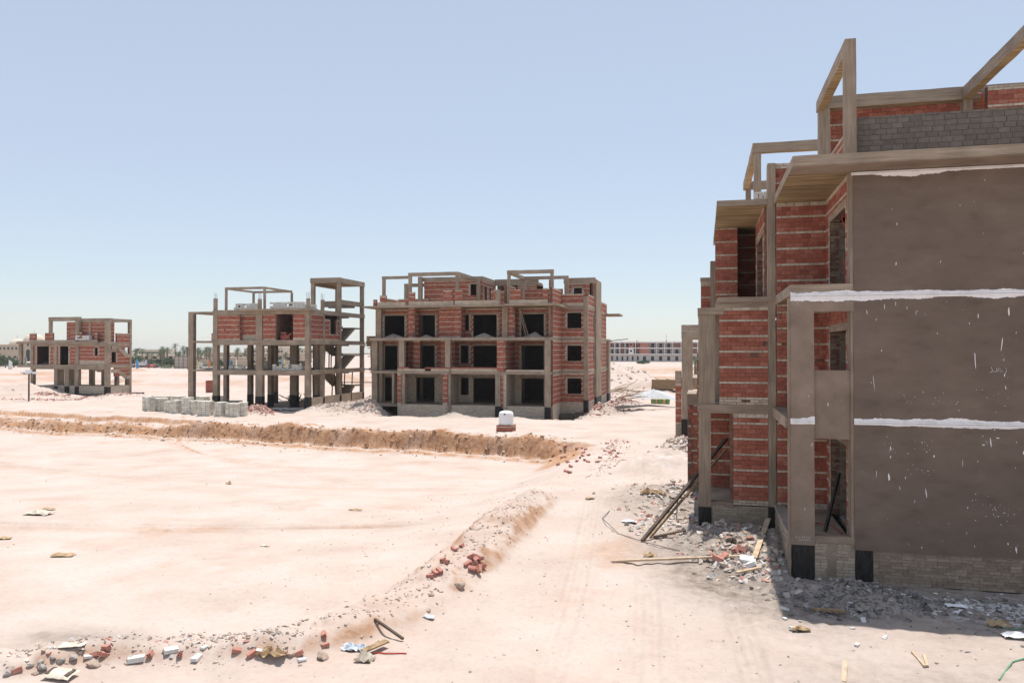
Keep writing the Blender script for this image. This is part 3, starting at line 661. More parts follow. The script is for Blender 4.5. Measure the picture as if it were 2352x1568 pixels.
# first floor slab, brick kerbs, columns
B.beam(-28.75,-23.45,70.98,71.5,3.40,3.66); B.beam(-23.45,-18.0,71.2,71.6,3.40,3.66); B.beam(-18.0,-13.6,71.1,71.5,3.40,3.66); B.beam(-32.1,-28.75,72.5,72.9,3.40,3.66)
B.slab(-31.75,-13.55,71.5,74.5,3.42,3.62)
B.wall('x',71.0,-28.7,-25.9,3.67,3.87,-1,pat='white',name='kerb_wall'); B.wall('x',71.0,-25.3,-23.5,3.67,3.87,-1,pat='white',name='kerb_wall'); B.wall('x',71.22,-23.45,-18.3,3.67,3.89,-1,pat='white',name='kerb_wall')
B.wall('x',71.0,-28.7,-27.5,3.88,4.02,-1,topw=False,name='kerb_wall'); B.wall('x',71.0,-25.9,-23.5,3.88,4.02,-1,topw=False,name='kerb_wall'); B.wall('x',71.22,-23.45,-18.6,3.9,4.04,-1,topw=False,name='kerb_wall')
B.wall('x',71.12,-17.9,-14.2,3.67,3.84,-1,pat='white',name='kerb_wall')
B.col(-28.6,-28.05,71.05,71.5,3.66,6.6); B.col(-23.9,-23.4,71.05,71.5,3.66,6.6); B.wall('x',71.2,-18.82,-17.98,3.66,6.75,-1); B.wall('y',-17.98,71.2,74.5,3.66,6.6,1)
B.wall('x',73.2,-27.9,-27.2,3.66,6.6,-1); B.wall('x',72.8,-24.9,-23.5,3.66,6.6,-1)
# second floor slab and columns
B.beam(-28.75,-23.3,70.98,71.5,6.58,6.88); B.beam(-23.3,-13.5,71.15,71.6,6.58,6.86); B.beam(-32.1,-28.75,72.0,72.5,6.58,6.86); B.slab(-31.75,-13.55,71.5,74.5,6.6,6.84)
B.col(-31.5,-30.98,72.3,72.7,6.86,9.74); B.wall('x',72.0,-27.97,-27.3,6.86,9.74,-1,base=2); B.wall('y',-27.3,72.0,73.3,6.86,9.74,1)
B.wall('x',72.25,-24.88,-23.3,6.86,9.74,-1,base=2); B.wall('x',72.0,-23.28,-22.56,6.86,9.74,-1,base=2); B.wall('y',-22.56,72.0,73.3,6.86,9.74,1)
B.col(-18.5,-17.96,71.9,72.4,6.86,9.74); B.wall('x',72.05,-17.94,-17.3,6.86,9.74,-1,base=2); B.wall('y',-17.3,72.05,73.3,6.86,9.74,1)
B.col(-14.0,-13.55,71.9,72.4,6.86,9.74)
# cantilevered roof slab
B.slab(-32.15,-18.0,70.5,75.0,9.75,9.93,name='roof_slab'); B.slab(-18.0,-12.95,70.2,75.85,9.77,9.97,name='roof_slab'); B.slab(-32,-13.55,75.0,90,9.75,9.9,name='roof_slab')
# right block: side wall, window wall, far side wall
for k,(z0,z1) in enumerate(((.45,3.4),(3.65,6.6),(6.85,9.7))):
    B.wall('y',-13.53,71.55,75.9,z0,z1,1,base=2,name='side_wall')
    B.wall('x',75.9,-13.53,-11.32,z0,z1,-1,ops=[(-12.92,-11.53,z0+.95,z0+2.45)],base=2,name='window_wall')
    B.box('window_sill',-13.05,-11.42,75.82,76.1,z0+.86,z0+.95,'concrete_h')
    B.wall('y',-10.92,76.35,80.8,z0,z1,1,ops=[(79.9,80.5,z0+.9,z0+2.4)],base=2,name='side_wall'); B.wall('y',-10.92,85.0,91.0,z0,z1,1,ops=[(86.4,86.9,z0+.9,z0+2.4)],base=2,name='side_wall')
    B.beam(-13.5,-10.9,75.87,76.3,z1-.02,z1+.25); B.beam(-11.2,-10.88,76.3,93,z1-.02,z1+.25)
    B.box('rear_wall',-13.5,-11.0,79.5,79.7,z0,z1,'brick_inside_shade',seg=6,jit=0)
    B.slab(-13.5,-11.0,76.3,93,z1,z1+.22)
B.wall('y',-13.53,71.55,75.9,-.9,.45,1,pat='white',name='plinth_wall'); B.wall('x',75.9,-13.53,-11.32,-.9,.45,-1,pat='white',name='plinth_wall')
B.box('plinth_coat',-11.2,-10.93,76.35,80.8,-.6,.45,'cement_wash'); B.box('plinth_coat',-11.2,-10.93,85,93,-.6,.9,'cement_wash')
B.col(-11.32,-10.9,75.85,76.35,-.6,10.9,foot=1.4); B.col(-11.2,-10.72,80.8,85,-.6,13.0,foot=1.4); B.col(-11.1,-10.7,91.5,93.3,-.6,6.8,foot=1.2)
B.box('rear_wall',-13.5,-11.2,93,93.2,-.6,9.7,'mortar',seg=6,jit=0)
B.slab(-11.0,-9.2,89.5,93,9.6,9.8,name='canopy')
# roof storey
B.wall('x',71.1,-30.85,-27.95,9.94,10.32,-1,pat='white',name='parapet_wall'); B.wall('x',71.1,-27.6,-23.1,9.94,10.36,-1,pat='white',name='parapet_wall'); B.wall('x',71.0,-22.9,-18.6,9.94,10.36,-1,pat='white',name='parapet_wall'); B.wall('x',71.05,-17.6,-13.95,9.98,10.34,-1,pat='white',name='parapet_wall')
for x0,x1,h in ((-31.3,-30.95,10.6),(-30.6,-29.95,10.98),(-27.6,-27.0,11.25),(-24.1,-23.2,11.35),(-22.9,-22.2,11.35),(-19.1,-18.55,11.35),(-17.5,-16.5,11.3),(-14.4,-13.95,11.4)):
    B.wall('x',71.12,x0,x1,9.95 if x0<-31 else 10.36,h,-1,ops=[],name='parapet_pier')
B.wall('y',-29.95,71.3,74.5,9.95,10.7,1,name='parapet_wall'); B.wall('x',76.3,-30.8,-27.4,9.95,10.95,-1,name='parapet_wall')
B.wall('x',74.9,-20.4,-18.5,9.95,11.5,-1,name='parapet_wall'); B.wall('x',76.0,-17.2,-13.4,9.95,11.7,-1,name='parapet_wall'); B.wall('y',-18.1,72.0,76,9.95,11.9,1,name='parapet_wall')
B.wall('y',-13.53,71.4,75.9,9.98,11.5,1,base=2,name='parapet_wall'); B.wall('x',75.9,-13.53,-11.32,9.98,11.15,-1,base=4,name='parapet_wall'); B.wall('y',-10.92,76.35,80.8,9.98,11.15,1,base=2,name='parapet_wall')
B.col(-18.9,-18.5,71.0,71.4,9.95,11.3)
# penthouse walls
B.wall('x',76.5,-28.0,-21.75,9.95,12.75,-1,ops=[(-23.0,-22.15,11.2,12.35)],base=1,name='penthouse_wall'); B.wall('y',-21.75,76.5,81.5,9.95,12.75,1,ops=[(77.3,78.4,9.95,12.2),(79.2,80.1,9.95,12.2)],name='penthouse_wall')
B.beam(-28.2,-21.7,76.45,76.8,12.75,13.15); B.beam(-22.1,-21.7,76.8,81.5,12.75,13.15); B.slab(-28.2,-22.1,76.8,82,12.8,13.1,name='roof_slab'); B.box('rear_wall',-28,-21.8,81.8,82,9.95,12.8,'brick_inside_shade',seg=4)
B.wall('x',81.6,-19.3,-17.2,9.95,12.6,-1,name='penthouse_wall'); B.beam(-21.75,-17.0,81.4,81.8,12.6,13.25); B.box('room_wall',-21.7,-17,84,84.2,9.95,12.7,'brick_inside_shade',seg=4); B.wall('y',-21.3,81.6,84,9.95,12.6,1,name='penthouse_wall'); B.slab(-21.7,-17,81.8,84,12.62,12.9,name='roof_slab')
B.wall('x',80.2,-15.6,-15.1,9.95,13.0,-1,name='penthouse_wall')
B.wall('x',80.0,-13.6,-11.3,9.95,12.55,-1,ops=[(-13.0,-12.1,11.35,12.05)],base=2,name='penthouse_wall'); B.wall('y',-10.9,85.05,91.5,9.95,11.0,1,name='parapet_wall'); B.beam(-14.0,-10.72,79.95,80.4,12.55,13.1); B.box('rear_wall',-13.6,-11.3,84,84.2,9.95,12.6,'brick_inside_shade',seg=4); B.slab(-14,-10.9,80.4,84.5,12.6,12.95,name='roof_slab'); B.wall('y',-10.95,80.4,84.5,9.95,12.6,1,name='penthouse_wall')
# pergola frames
for x,y in ((-31.0,72.6),(-27.95,71.9),(-23.15,71.9),(-18.0,71.9),(-13.85,71.9)): B.col(x,x+.28,y,y+.3,9.95,12.86)
B.beam(-31.0,-27.95,72.55,72.85,12.7,12.98); B.beam(-27.97,-22.86,71.88,72.2,12.86,13.2); B.beam(-18.02,-13.55,71.88,72.2,12.86,13.2)
B.beam(-23.12,-22.86,72.2,76.6,12.86,13.2); B.col(-22.2,-21.9,75.9,76.2,9.95,12.86); B.beam(-18.0,-17.7,72.2,78.4,12.86,13.18); B.beam(-17.7,-13.2,78.1,78.4,12.86,13.18); B.col(-17.95,-17.65,78.1,78.4,9.95,12.86); B.col(-13.6,-13.2,78.1,78.4,9.95,12.86)
B.col(-30.6,-30.2,77.5,77.8,9.95,12.6); B.beam(-30.6,-27.6,77.5,77.8,12.3,12.65); B.col(-28.5,-28.1,76.0,76.4,9.95,13.2)
# footings
for x0,x1,y0,y1,z in ((-14.9,-13.2,69.9,71.2,-.85),(-13.4,-11.9,74.6,75.7,-.5),(-12.0,-10.2,74.8,76.6,-.4),(-10.8,-9.0,80.2,83.5,-.2)): B.box('footing',x0,x1,y0,y1,z-.9,z,'footing',jit=.02)
m=MB(); pass
for a_,b_,h_ in ((-16.95,-16.2,9.65),(-16.8,-15.95,9.4)): m=MB(); m.bar((a_,72.4,h_),(b_,72.1,6.9),.11,.05); m.build('leaning_plank','concrete_h',B.root)
m=MB(); m.bar((-11.0,92,6.7),(-8.5,92,6.95),.08); m.build('projecting_pole','wood_dark',B.root)
B.finish(300)

def heap(name,label,x,y,z0,rx,ry,h,mat,cat='sand heap',seed=1,n=16):
    V=[];F=[];R_=7
    for i in range(R_+1):
        t=i/R_
        for k in range(n):
            a=2*math.pi*k/n; f_=1+.22*math.sin(3*a+seed)+.12*math.sin(5*a+2*seed)
            V.append((x+rx*t*f_*math.cos(a),y+ry*t*f_*math.sin(a),z0-.03*t+h*(1-t)**.9*(1+.12*math.sin(7*a+seed+5*t))*(0 if t==1 else 1)))
    for i in range(R_):
        for k in range(n): F.append((i*n+k,i*n+(k+1)%n,(i+1)*n+(k+1)%n,(i+1)*n+k)[::-1])
    return tag(place(name,V,F,mat,smooth=True),label,cat)
heap('sand_heap','sand heap on the top floor behind the leftmost opening of the long shell',-29.9,72.75,6.86,1.2,.5,.4,'sand_grey',seed=1)
heap('sand_heap','sand heap on the top floor in the second opening of the long shell',-26.4,72.75,6.86,.9,.5,.3,'sand_grey',seed=2)
heap('sand_heap','sand heap on the top floor in the wide third opening of the long shell',-20.5,72.7,6.86,1.2,.55,.45,'sand_grey',seed=3)
heap('sand_heap','sand heap on the top floor beside the leaning planks',-15.5,72.75,6.86,1.1,.5,.5,'sand_grey',seed=4)

# ------------------------------------------------------------------ open concrete frame with one brick storey
B=Building('concrete_frame_building','open concrete frame with a single red brick storey and outside stairs',(-43,76,-.3))
Fy=70.0; X0,X1=-48.3,-37.55
for x0,x1 in ((-48.3,-47.75),(-43.45,-42.7),(-38.05,-37.55)):
    B.col(x0,x1,Fy,Fy+.5,-.4,3.2,foot=1.45); B.col(x0+.02,x1-.02,Fy,Fy+.45,3.65,6.2); B.col(x0+.02,x1-.02,Fy,Fy+.45,6.65,9.35)
B.col(-52.6,-52.0,72,72.5,-.3,9.5); B.col(-48.75,-48.35,72.5,73,-.3,9.5)
for x in (-47.2,-44.8,-42.2,-39.4):
    for y in (74.5,79.5):
        w=.45 if x!=-42.2 else .8
        B.col(x,x+w,y,y+.5,-.35,3.3,foot=1.3); B.col(x,x+w,y,y+.5,3.65,6.25)
for y0,y1 in ((73.0,73.35),(76.75,77.15),(82.5,82.9)):
    B.col(-37.95,-37.57,y0,y1,-.35,3.2,foot=1.2); B.col(-37.95,-37.57,y0,y1,3.65,6.2); B.col(-37.95,-37.57,y0,y1,6.65,9.35)
B.col(-37.9,-37.6,79.45,79.7,-.35,1.0,foot=1.3)
for zt in (3.65,6.65,9.7):
    B.beam(X0,X1,Fy-.03,Fy+.4,zt-.48,zt); B.beam(-37.98,X1+.03,Fy+.4,82.95,zt-.42,zt+.01); B.slab(X0,-37.98,Fy+.4,77.0,zt-.25,zt-.02); B.slab(X0,-40.8,77.0,84,zt-.25,zt-.02)
    B.beam(X0,-37.98,79.5,79.8,zt-.55,zt-.26); B.slab(-52.6,X0,72.0,77,zt-.22 if zt>4 else zt-.2,zt-.02)
B.slab(-45,-37.3,69.4,71.0,9.55,9.74,name='canopy')
# top storey brick
B.wall('x',Fy+.05,-47.75,-45.25,6.66,9.2,-1,base=2); B.wall('x',Fy+.5,-45.25,-43.45,6.66,9.2,-1,base=7); B.wall('y',-45.25,Fy+.05,Fy+.5,6.66,9.2,1)
B.wall('x',Fy+.1,-42.7,-41.2,6.66,9.2,-1,base=2); B.wall('x',Fy-.02,-39.3,-38.02,6.66,9.5,-1,base=3); B.wall('y',-41.2,Fy+.1,73.0,6.66,9.2,1,show=False); B.wall('x',73.3,-42.6,-38,6.66,9.3,-1,ops=[(-40.0,-39.2,6.66,9.2)])
B.wall('y',-39.3,Fy,73.3,6.66,9.4,-1,show=False); B.box('room_wall',-47.8,-47.6,70.3,77,6.66,9.3,'brick_inside_shade',seg=4); B.box('rear_wall',-47.8,-38,76.9,77.1,6.66,9.3,'brick_inside_shade',seg=4)
B.wall('y',-37.6,Fy+.5,73.0,6.66,9.28,1,base=2,name='side_wall'); B.wall('y',-37.6,73.35,76.75,6.66,8.85,1,ops=[(74.6,76.0,7.35,8.86)],base=2,name='side_wall',lintel=False)
# side plinth
for y0,y1 in ((70.5,73.0),(73.35,76.75),(77.15,79.45),(79.7,82.5)): B.wall('y',-37.58,y0,y1,-.35,.95,1,pat='white',name='plinth_wall')
for x0,x1,y0,y1,z in ((-39.0,-36.9,68.9,71.3,-.25),(-38.2,-36.8,72.4,74.0,-.22),(-38.0,-36.8,74.3,78.0,-.2),(-38.0,-36.9,80.5,83.5,-.2),(-46.5,-39.0,69.6,70.4,-.25)): B.box('footing',x0,x1,y0,y1,z-.6,z,'footing',jit=.02)
# stair flights: outside flight rises to a landing, inner flight returns
def flight(x0,x1,ya,za,yb_,zb,n=9):
    m=MB(); dy=(yb_-ya)/n; dz=(zb-za)/n
    for i in range(n):
        y0,y1=sorted((ya+dy*i,ya+dy*(i+1))); zt=za+dz*(i+1)
        m.box(x0+.002*i,x1-.002*i,y0,y1,za+dz*i-.16,zt)
    return m.build('stair_flight','concrete_h',B.root)
for z0,z1 in ((-.1,3.65),(3.65,6.65),(6.65,9.7)):
    zm=(z0+z1)/2
    flight(-39.2,-37.99,78.3,z0,81.3,zm); B.slab(-40.75,-38.0,81.3,82.6,zm-.16,zm,name='stair_landing'); flight(-40.7,-39.45,81.3,zm,77.5,z1)
# stair tower
for x,y in ((-41.0,76.75),(-37.95,76.75),(-41.0,82.5),(-37.95,82.5)): B.col(x,x+.38,y,y+.38,9.7,12.85)
B.beam(-41.05,-37.55,76.7,77.15,12.85,13.4); B.beam(-37.97,-37.53,77.15,82.95,12.85,13.38); B.slab(-41.05,-37.97,77.15,82.95,12.9,13.3,name='tower_roof'); B.beam(-41.05,-40.7,77.15,82.95,12.6,12.9)
B.beam(-41.0,-37.9,80.8,81.1,10.35,11.0); B.beam(-40.0,-38.0,77.6,77.9,10.3,10.95); B.beam(-37.92,-37.62,77.2,82.5,10.55,11.05)
# roof pergola and stubs
for x,y in ((-47.6,71.0),(-43.2,71.0),(-47.7,76.2),(-43.1,76.2)): B.col(x,x+.2,y,y+.2,9.7,11.85)
B.beam(-47.6,-43.0,71.0,71.2,11.85,12.08); B.beam(-47.5,-43.0,76.2,76.4,11.85,12.08); B.beam(-47.6,-47.4,71.2,76.2,11.86,12.06); B.beam(-43.2,-43.0,71.2,76.2,11.86,12.06)
for x,y in ((-48.3,70.1),(-43.4,70.3),(-38.0,70.2),(-37.9,73.0)):
    for dx,dy in ((.06,.06),(.24,.06),(.06,.24),(.24,.24)):
        m=MB(); m.tube([(x+dx,y+dy,10.7),(x+dx+random.gauss(0,.04),y+dy+random.gauss(0,.04),11.3+random.random()*.25)],.014,4); m.build('starter_bar','rebar',B.root)
for x,y,h in ((-48.3,70.1,1.2),(-43.4,70.3,1.1),(-38.0,70.2,1.05),(-37.9,73.0,1.1)): B.col(x,x+.3,y,y+.3,9.71,9.7+h)
B.finish(300)

# ------------------------------------------------------------------ smaller raised shell on the left
B=Building('raised_building','small red brick shell standing on bare concrete stilts at the far left',(-82,89,0))
Fy=87.0
for x0,x1,h in ((-76.1,-75.55,9.5),(-80.7,-80.15,9.5),(-82.3,-81.65,3.3),(-84.0,-83.5,3.3),(-87.8,-87.4,6.4)): B.col(x0,x1,Fy,Fy+.5,-.3,h,foot=1.15)
for x,y in ((-86.5,90.5),(-85,91),(-83,92),(-81.2,90.2),(-79.4,90.2),(-78.0,91),(-76.3,91.0)): B.col(x,x+.45,y,y+.45,-.2,3.4,foot=1.0)
B.col(-89.9,-89.5,Fy+.2,Fy+.5,3.7,6.55)
B.slab(-89.9,-75.5,Fy-.05,91.4,3.35,3.7); B.beam(-87.8,-75.55,Fy-.02,Fy+.35,3.1,3.36); B.slab(-89.9,-76.9,Fy-.3,91.4,6.5,6.75); B.beam(-87.8,-75.5,Fy-.02,Fy+.35,6.2,6.5)
B.slab(-76.9,-75.5,Fy,91.4,6.45,6.7)
B.wall('x',Fy+.1,-86.5,-75.55,-.1,.95,-1,pat='white',name='plinth_wall'); B.wall('y',-75.57,Fy+.5,91.2,-.1,.95,1,pat='white',name='plinth_wall'); B.slab(-87,-75.7,Fy+.35,91.2,.7,.92)
B.wall('x',Fy+.12,-87.4,-80.7,3.7,6.22,-1,ops=[(-86.9,-84.95,3.7,6.18),(-83.2,-81.85,3.7,6.18)],base=1); B.col(-84.1,-83.6,Fy,Fy+.4,3.7,6.2)
B.wall('x',Fy+.12,-80.15,-76.1,3.7,6.22,-1,ops=[(-77.75,-77.25,4.95,5.95)],base=8)
B.box('rear_wall',-87.4,-75.8,90.2,90.4,3.7,6.5,'brick_inside_shade',seg=5); 
for x in (-87.4,-84.3,-81.5): B.box('room_wall',x,x+.2,87.4,90.2,3.7,6.5,'brick_inside_shade',seg=5)
B.wall('y',-75.58,Fy+.5,91.0,3.7,6.45,1,ops=[(87.7,88.5,4.0,5.4),(90.2,90.9,4.6,6.0)],base=1,name='side_wall'); B.wall('y',-75.58,88.3,91.0,2.2,3.35,1,name='side_wall'); B.wall('y',-75.58,88.6,91.0,6.7,7.9,1,name='side_wall')
B.col(-75.9,-75.55,91.0,91.4,-.3,9.6)
# penthouse and roof frame
B.wall('x',Fy+.6,-82.6,-76.2,6.76,9.4,-1,base=1,name='penthouse_wall'); B.col(-79.0,-78.7,Fy+.5,Fy+.62,6.76,9.4); B.wall('y',-75.95,Fy+.6,88.6,6.76,9.4,1,name='penthouse_wall')
B.beam(-80.7,-75.6,Fy+.45,Fy+.85,9.4,9.85); B.beam(-75.95,-75.55,Fy+.85,91.4,9.4,9.8); B.slab(-80.5,-75.95,Fy+.85,91.4,9.45,9.75,name='roof_slab')
B.col(-85.1,-84.7,Fy+.2,Fy+.5,6.76,9.5); B.beam(-85.1,-80.15,Fy+.15,Fy+.5,9.5,10.05); B.col(-76.0,-75.6,Fy,Fy+.4,6.7,9.4)
for x0,x1,h in ((-88.0,-87.0,7.9),(-85.5,-84.2,7.95),(-81.4,-80.75,8.0),(-80.1,-79.6,8.0),(-77.6,-77.2,7.9)): B.wall('x',Fy,x0,x1,6.76,h,-1,name='parapet_pier',base=3)
B.wall('x',Fy+.02,-87.0,-77.6,6.76,7.0,-1,pat='white',name='parapet_wall'); B.wall('x',90.5,-85,-82.6,6.76,7.8,-1,name='parapet_wall')
# outside stair strings
m=MB()
for a,b in (((-75.5,87.6,6.0),(-75.5,88.7,6.0)),((-75.5,88.7,6.0),(-75.5,90.3,4.9)),((-75.5,90.3,4.9),(-75.5,91.2,4.9)),((-75.5,87.6,2.9),(-75.5,88.7,2.9)),((-75.5,88.7,2.9),(-75.5,90.3,2.0)),((-75.5,90.3,2.0),(-75.5,91.2,2.0))): m.bar(a,b,.12,.5)
m.build('stair_string','concrete_h',B.root)
flight(-77.2,-75.6,90.4,2.0,87.9,.6,7)
flight(-78.4,-77.2,88.6,2.9,86.9,3.7,5)
for x0,x1,y0,y1,z in ((-82.6,-75.0,86.3,87.0,-.15),(-76.3,-74.0,90.6,92.0,-.1)): B.box('footing',x0,x1,y0,y1,z-.5,z,'footing',jit=.02)
B.finish(260)
heap('sand_heap','grey sand heap on the first slab corner of the stilted shell',-88.2,88.6,3.7,2.0,1.2,.55,'sand_grey',seed=6)

# ------------------------------------------------------------------ loose stuff on the ground
def rotm(n):
    q=RNG.normal(size=(n,4)); q/=np.linalg.norm(q,axis=1)[:,None]; w,x,y,z=q.T
    return np.stack([np.stack([1-2*(y*y+z*z),2*(x*y-z*w),2*(x*z+y*w)],1),np.stack([2*(x*y+z*w),1-2*(x*x+z*z),2*(y*z-x*w)],1),np.stack([2*(x*z-y*w),2*(y*z+x*w),1-2*(x*x+y*y)],1)],1)
PAL={'stone':[(.45,.38,.335),(.49,.415,.365),(.41,.345,.30),(.52,.45,.40),(.36,.30,.26)],'sand':[(.49,.405,.355),(.52,.435,.385),(.46,.37,.31),(.43,.33,.265)],
 'red':[(.42,.19,.15),(.48,.25,.20),(.38,.16,.125),(.50,.33,.28),(.52,.44,.39),(.54,.46,.41)],'white':[(.62,.60,.58),(.70,.68,.66),(.52,.50,.48)],
 'grey':[(.20,.18,.165),(.27,.245,.225),(.16,.142,.13),(.34,.31,.285)],'mix':[(.46,.39,.34),(.50,.43,.38),(.60,.57,.54),(.40,.355,.32),(.49,.415,.36),(.50,.40,.31),(.44,.235,.19),(.48,.41,.36)],  # grey set also holds painted shade, for rubble before the plastered wall
 'bank':[(.40,.25,.155),(.36,.22,.13),(.46,.31,.21),(.43,.28,.18)],'orange':[(.48,.35,.25),(.46,.32,.22),(.50,.39,.31)]}
def chunks(name,label,x,y,smin,smax,pal,flat=.75,cat=None,power=2.2):
    x=np.asarray(x); y=np.asarray(y); n=len(x); s=smin+(smax-smin)*RNG.random(n)**power
    t=np.array(boxv(-.5,.5,-.5,.5,-.5,.5))[None]+RNG.uniform(-.24,.24,(n,8,3))
    t=t*np.stack([s*RNG.uniform(.8,1.5,n),s*RNG.uniform(.6,1.1,n),s*RNG.uniform(.35,.8,n)],1)[:,None,:]
    t=np.einsum('nij,nkj->nki',rotm(n),t); t[:,:,2]*=flat
    z=gz(x,y); V=t+np.stack([x,y,z+s*.04],1)[:,None,:]
    F=(np.array(BF)[None]+8*np.arange(n)[:,None,None]).reshape(-1,4)
    P=np.array(PAL[pal]); c=P[RNG.integers(0,len(P),n)]*RNG.uniform(.85,1.12,(n,1))
    o=place(name,V.reshape(-1,3),F,'rubble',cols=np.repeat(c,8,0)); o['kind']='stuff'; o['label']=label
    if cat: o['category']=cat
    return o
def along(pts,n,sig):
    P=np.array([p[:2] for p in pts]); L=np.hypot(*np.diff(P,axis=0).T); cs=np.cumsum(L)/L.sum(); u=RNG.random(n); k=np.searchsorted(cs,u); u0=np.concatenate([[0],cs])[k]; t=(u-u0)/(cs[k]-u0)
    q=P[k]+(P[k+1]-P[k])*t[:,None]; return q[:,0]+RNG.normal(0,sig,n),q[:,1]+RNG.normal(0,sig,n)
def gauss(n,*bl):
    X=[];Y=[]; tot=sum(b[4] for b in bl)
    for cx,cy,rx,ry,w in bl:
        m=int(n*w/tot); X.append(RNG.normal(cx,rx,m)); Y.append(RNG.normal(cy,ry,m))
    return np.concatenate(X),np.concatenate(Y)
chunks('earth_clods','small earth clods and stones along the low earth ridge',*along(RIDGE[:8],1300,.42),.012,.075,'sand',power=2.5)
chunks('gravel','mixed gravel in the debris line at the bottom left',*along([(-7.6,13.5),(-9.7,12.95),(-11.2,12.35),(-12.2,11.5)],320,.26),.02,.09,'mix')
chunks('gravel','fine gravel scattered over the near ground',RNG.uniform(-12,9,2200),RNG.uniform(10.5,36,2200),.012,.05,'stone')
chunks('rubble','pale rubble at the foot of the brick bay of the plastered building',*gauss(850,(1.0,21.6,.55,.6,3),(.6,23.6,.9,.7,1.5),(1.3,20.6,.5,.5,1)),.03,.17,'mix')
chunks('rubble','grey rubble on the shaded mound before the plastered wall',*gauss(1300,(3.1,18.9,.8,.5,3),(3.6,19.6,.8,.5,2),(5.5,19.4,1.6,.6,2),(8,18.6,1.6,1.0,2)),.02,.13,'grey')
chunks('plaster_flakes','white plaster flakes lying in the shade of the plastered wall',*gauss(650,(6.0,19.4,1.0,.4,3),(7.6,18.9,1.0,.5,2),(7.4,15.6,.8,.6,1)),.02,.13,'white',flat=.3)
chunks('rubble','grey debris beside the leaning timbers',*gauss(900,(-1.2,29.5,.9,2.0,2),(-1.0,32.5,.7,1.2,2),(-.9,26,.7,1.4,1)),.03,.2,'mix')
chunks('rubble','broken brick heap against the far building of the right row',*gauss(900,(-1.0,42,.7,1.2,2),(-.9,45.5,.6,1.2,2),(-1.1,48,.6,.8,1)),.05,.26,'mix')
chunks('rubble','broken brick strewn along the middle of the track',*along([(-4.6,36),(-4.9,42),(-5.2,48),(-5.6,53)],260,.45),.03,.16,'red')
chunks('rubble','pale rubble piled at the left end of the long shell',*gauss(900,(-31.2,69.3,1.2,.9,3),(-29.8,68.6,.6,.5,1)),.05,.24,'mix')
chunks('gravel','grey gravel heaps before the plinth of the long shell',*gauss(1200,(-21.5,67.9,1.0,.5,3),(-16,68.9,1.6,.5,2),(-12.5,70.6,1.2,.7,2)),.05,.2,'stone')
chunks('rubble','red and white rubble at the right end of the long shell',*gauss(1000,(-9.2,76.5,.9,1.6,2),(-8.2,81.5,.8,2,2),(-11,72.4,1,.6,1)),.06,.28,'red')
chunks('rubble','cone of broken red brick before the open concrete frame',*gauss(900,(-40.9,65.9,.85,.6,1)),.06,.24,'red')
chunks('rubble','pale rubble along the side plinth of the open concrete frame',*gauss(900,(-36,71,.9,1,2),(-34.6,74,1,1.2,2),(-33.4,77,.8,.8,1)),.05,.22,'mix')
chunks('rubble','white broken blocks on the floor of the open concrete frame',*gauss(220,(-40.2,71.2,.9,.4,1)),.12,.32,'white')
chunks('rubble','red brick bits strewn before the stilted shell',*gauss(650,(-79.5,81.5,1.6,.5,2),(-71.5,82,2.0,.7,3),(-85,77.5,2.2,.8,1.5),(-76,77.5,3,.6,1.5)),.08,.3,'red')
xb=RNG.uniform(-64,-8,900); chunks('earth_clods','crumbled earth along the cut bank',xb,50.2+.158*(-10.5-xb)+RNG.normal(.4,1.0,900),.03,.16,'orange')
xb=RNG.uniform(-64,-9,550); chunks('earth_clods','larger clods broken from the face of the cut bank',xb,50.2+.158*(-10.5-xb)+1.5*fb(xb,xb*0,9,3,3)+RNG.normal(.3,.45,550),.05,.24,'bank',power=2.2)
xb=RNG.uniform(-30,-6,900); chunks('earth_clods','earth clods and stones over the far open ground',xb,RNG.uniform(95,150,900),.1,.5,'sand')
chunks('gravel','loose stones on the pit floor',RNG.uniform(-45,-8,500),RNG.uniform(17,48,500),.015,.05,'stone')

# single bricks, blocks and stones that can be picked out
def hollow_brick_mesh(red=True):
    m=MB(); L,W,H=.25,.12,.12; t=.018
    m.box(-L/2,L/2,-W/2,W/2,0,t); m.box(-L/2,L/2,-W/2,W/2,H-t,H); m.box(-L/2,L/2,-W/2,-W/2+t,t,H-t); m.box(-L/2,L/2,W/2-t,W/2,t,H-t)
    m.box(-L/2,L/2,-t/2,t/2,t,H-t); m.box(-L/2,L/2,-W/2+t,-t/2,H/2-t/2,H/2+t/2); m.box(-L/2,L/2,t/2,W/2-t,H/2-t/2,H/2+t/2); m.box(-L/2+.1,L/2-.1,-W/2+t,W/2-t,t,H-t)
    return mesh('loose_brick',m.V,m.F,'rubble',cols=np.tile(np.array((.46,.215,.17)),(len(m.V),1)))
HB=hollow_brick_mesh()
def block_mesh(nm,mat,jit=.12,sz=(.25,.12,.065)):
    v=(UB+RNG.uniform(-jit*.5,jit*.5,(8,3)))*np.array(sz); v[:,2]+=sz[2]/2; return mesh(nm,v,BF,mat)
WBm_shade=[block_mesh('loose_block','block_white_shade',.08,(.38,.2,.12)),block_mesh('loose_block','block_white_shade',.2,(.3,.2,.1))]
WBm=[block_mesh('loose_block','block_white',.08,(.38,.2,.12)),block_mesh('loose_block','block_white',.2,(.3,.2,.1))]
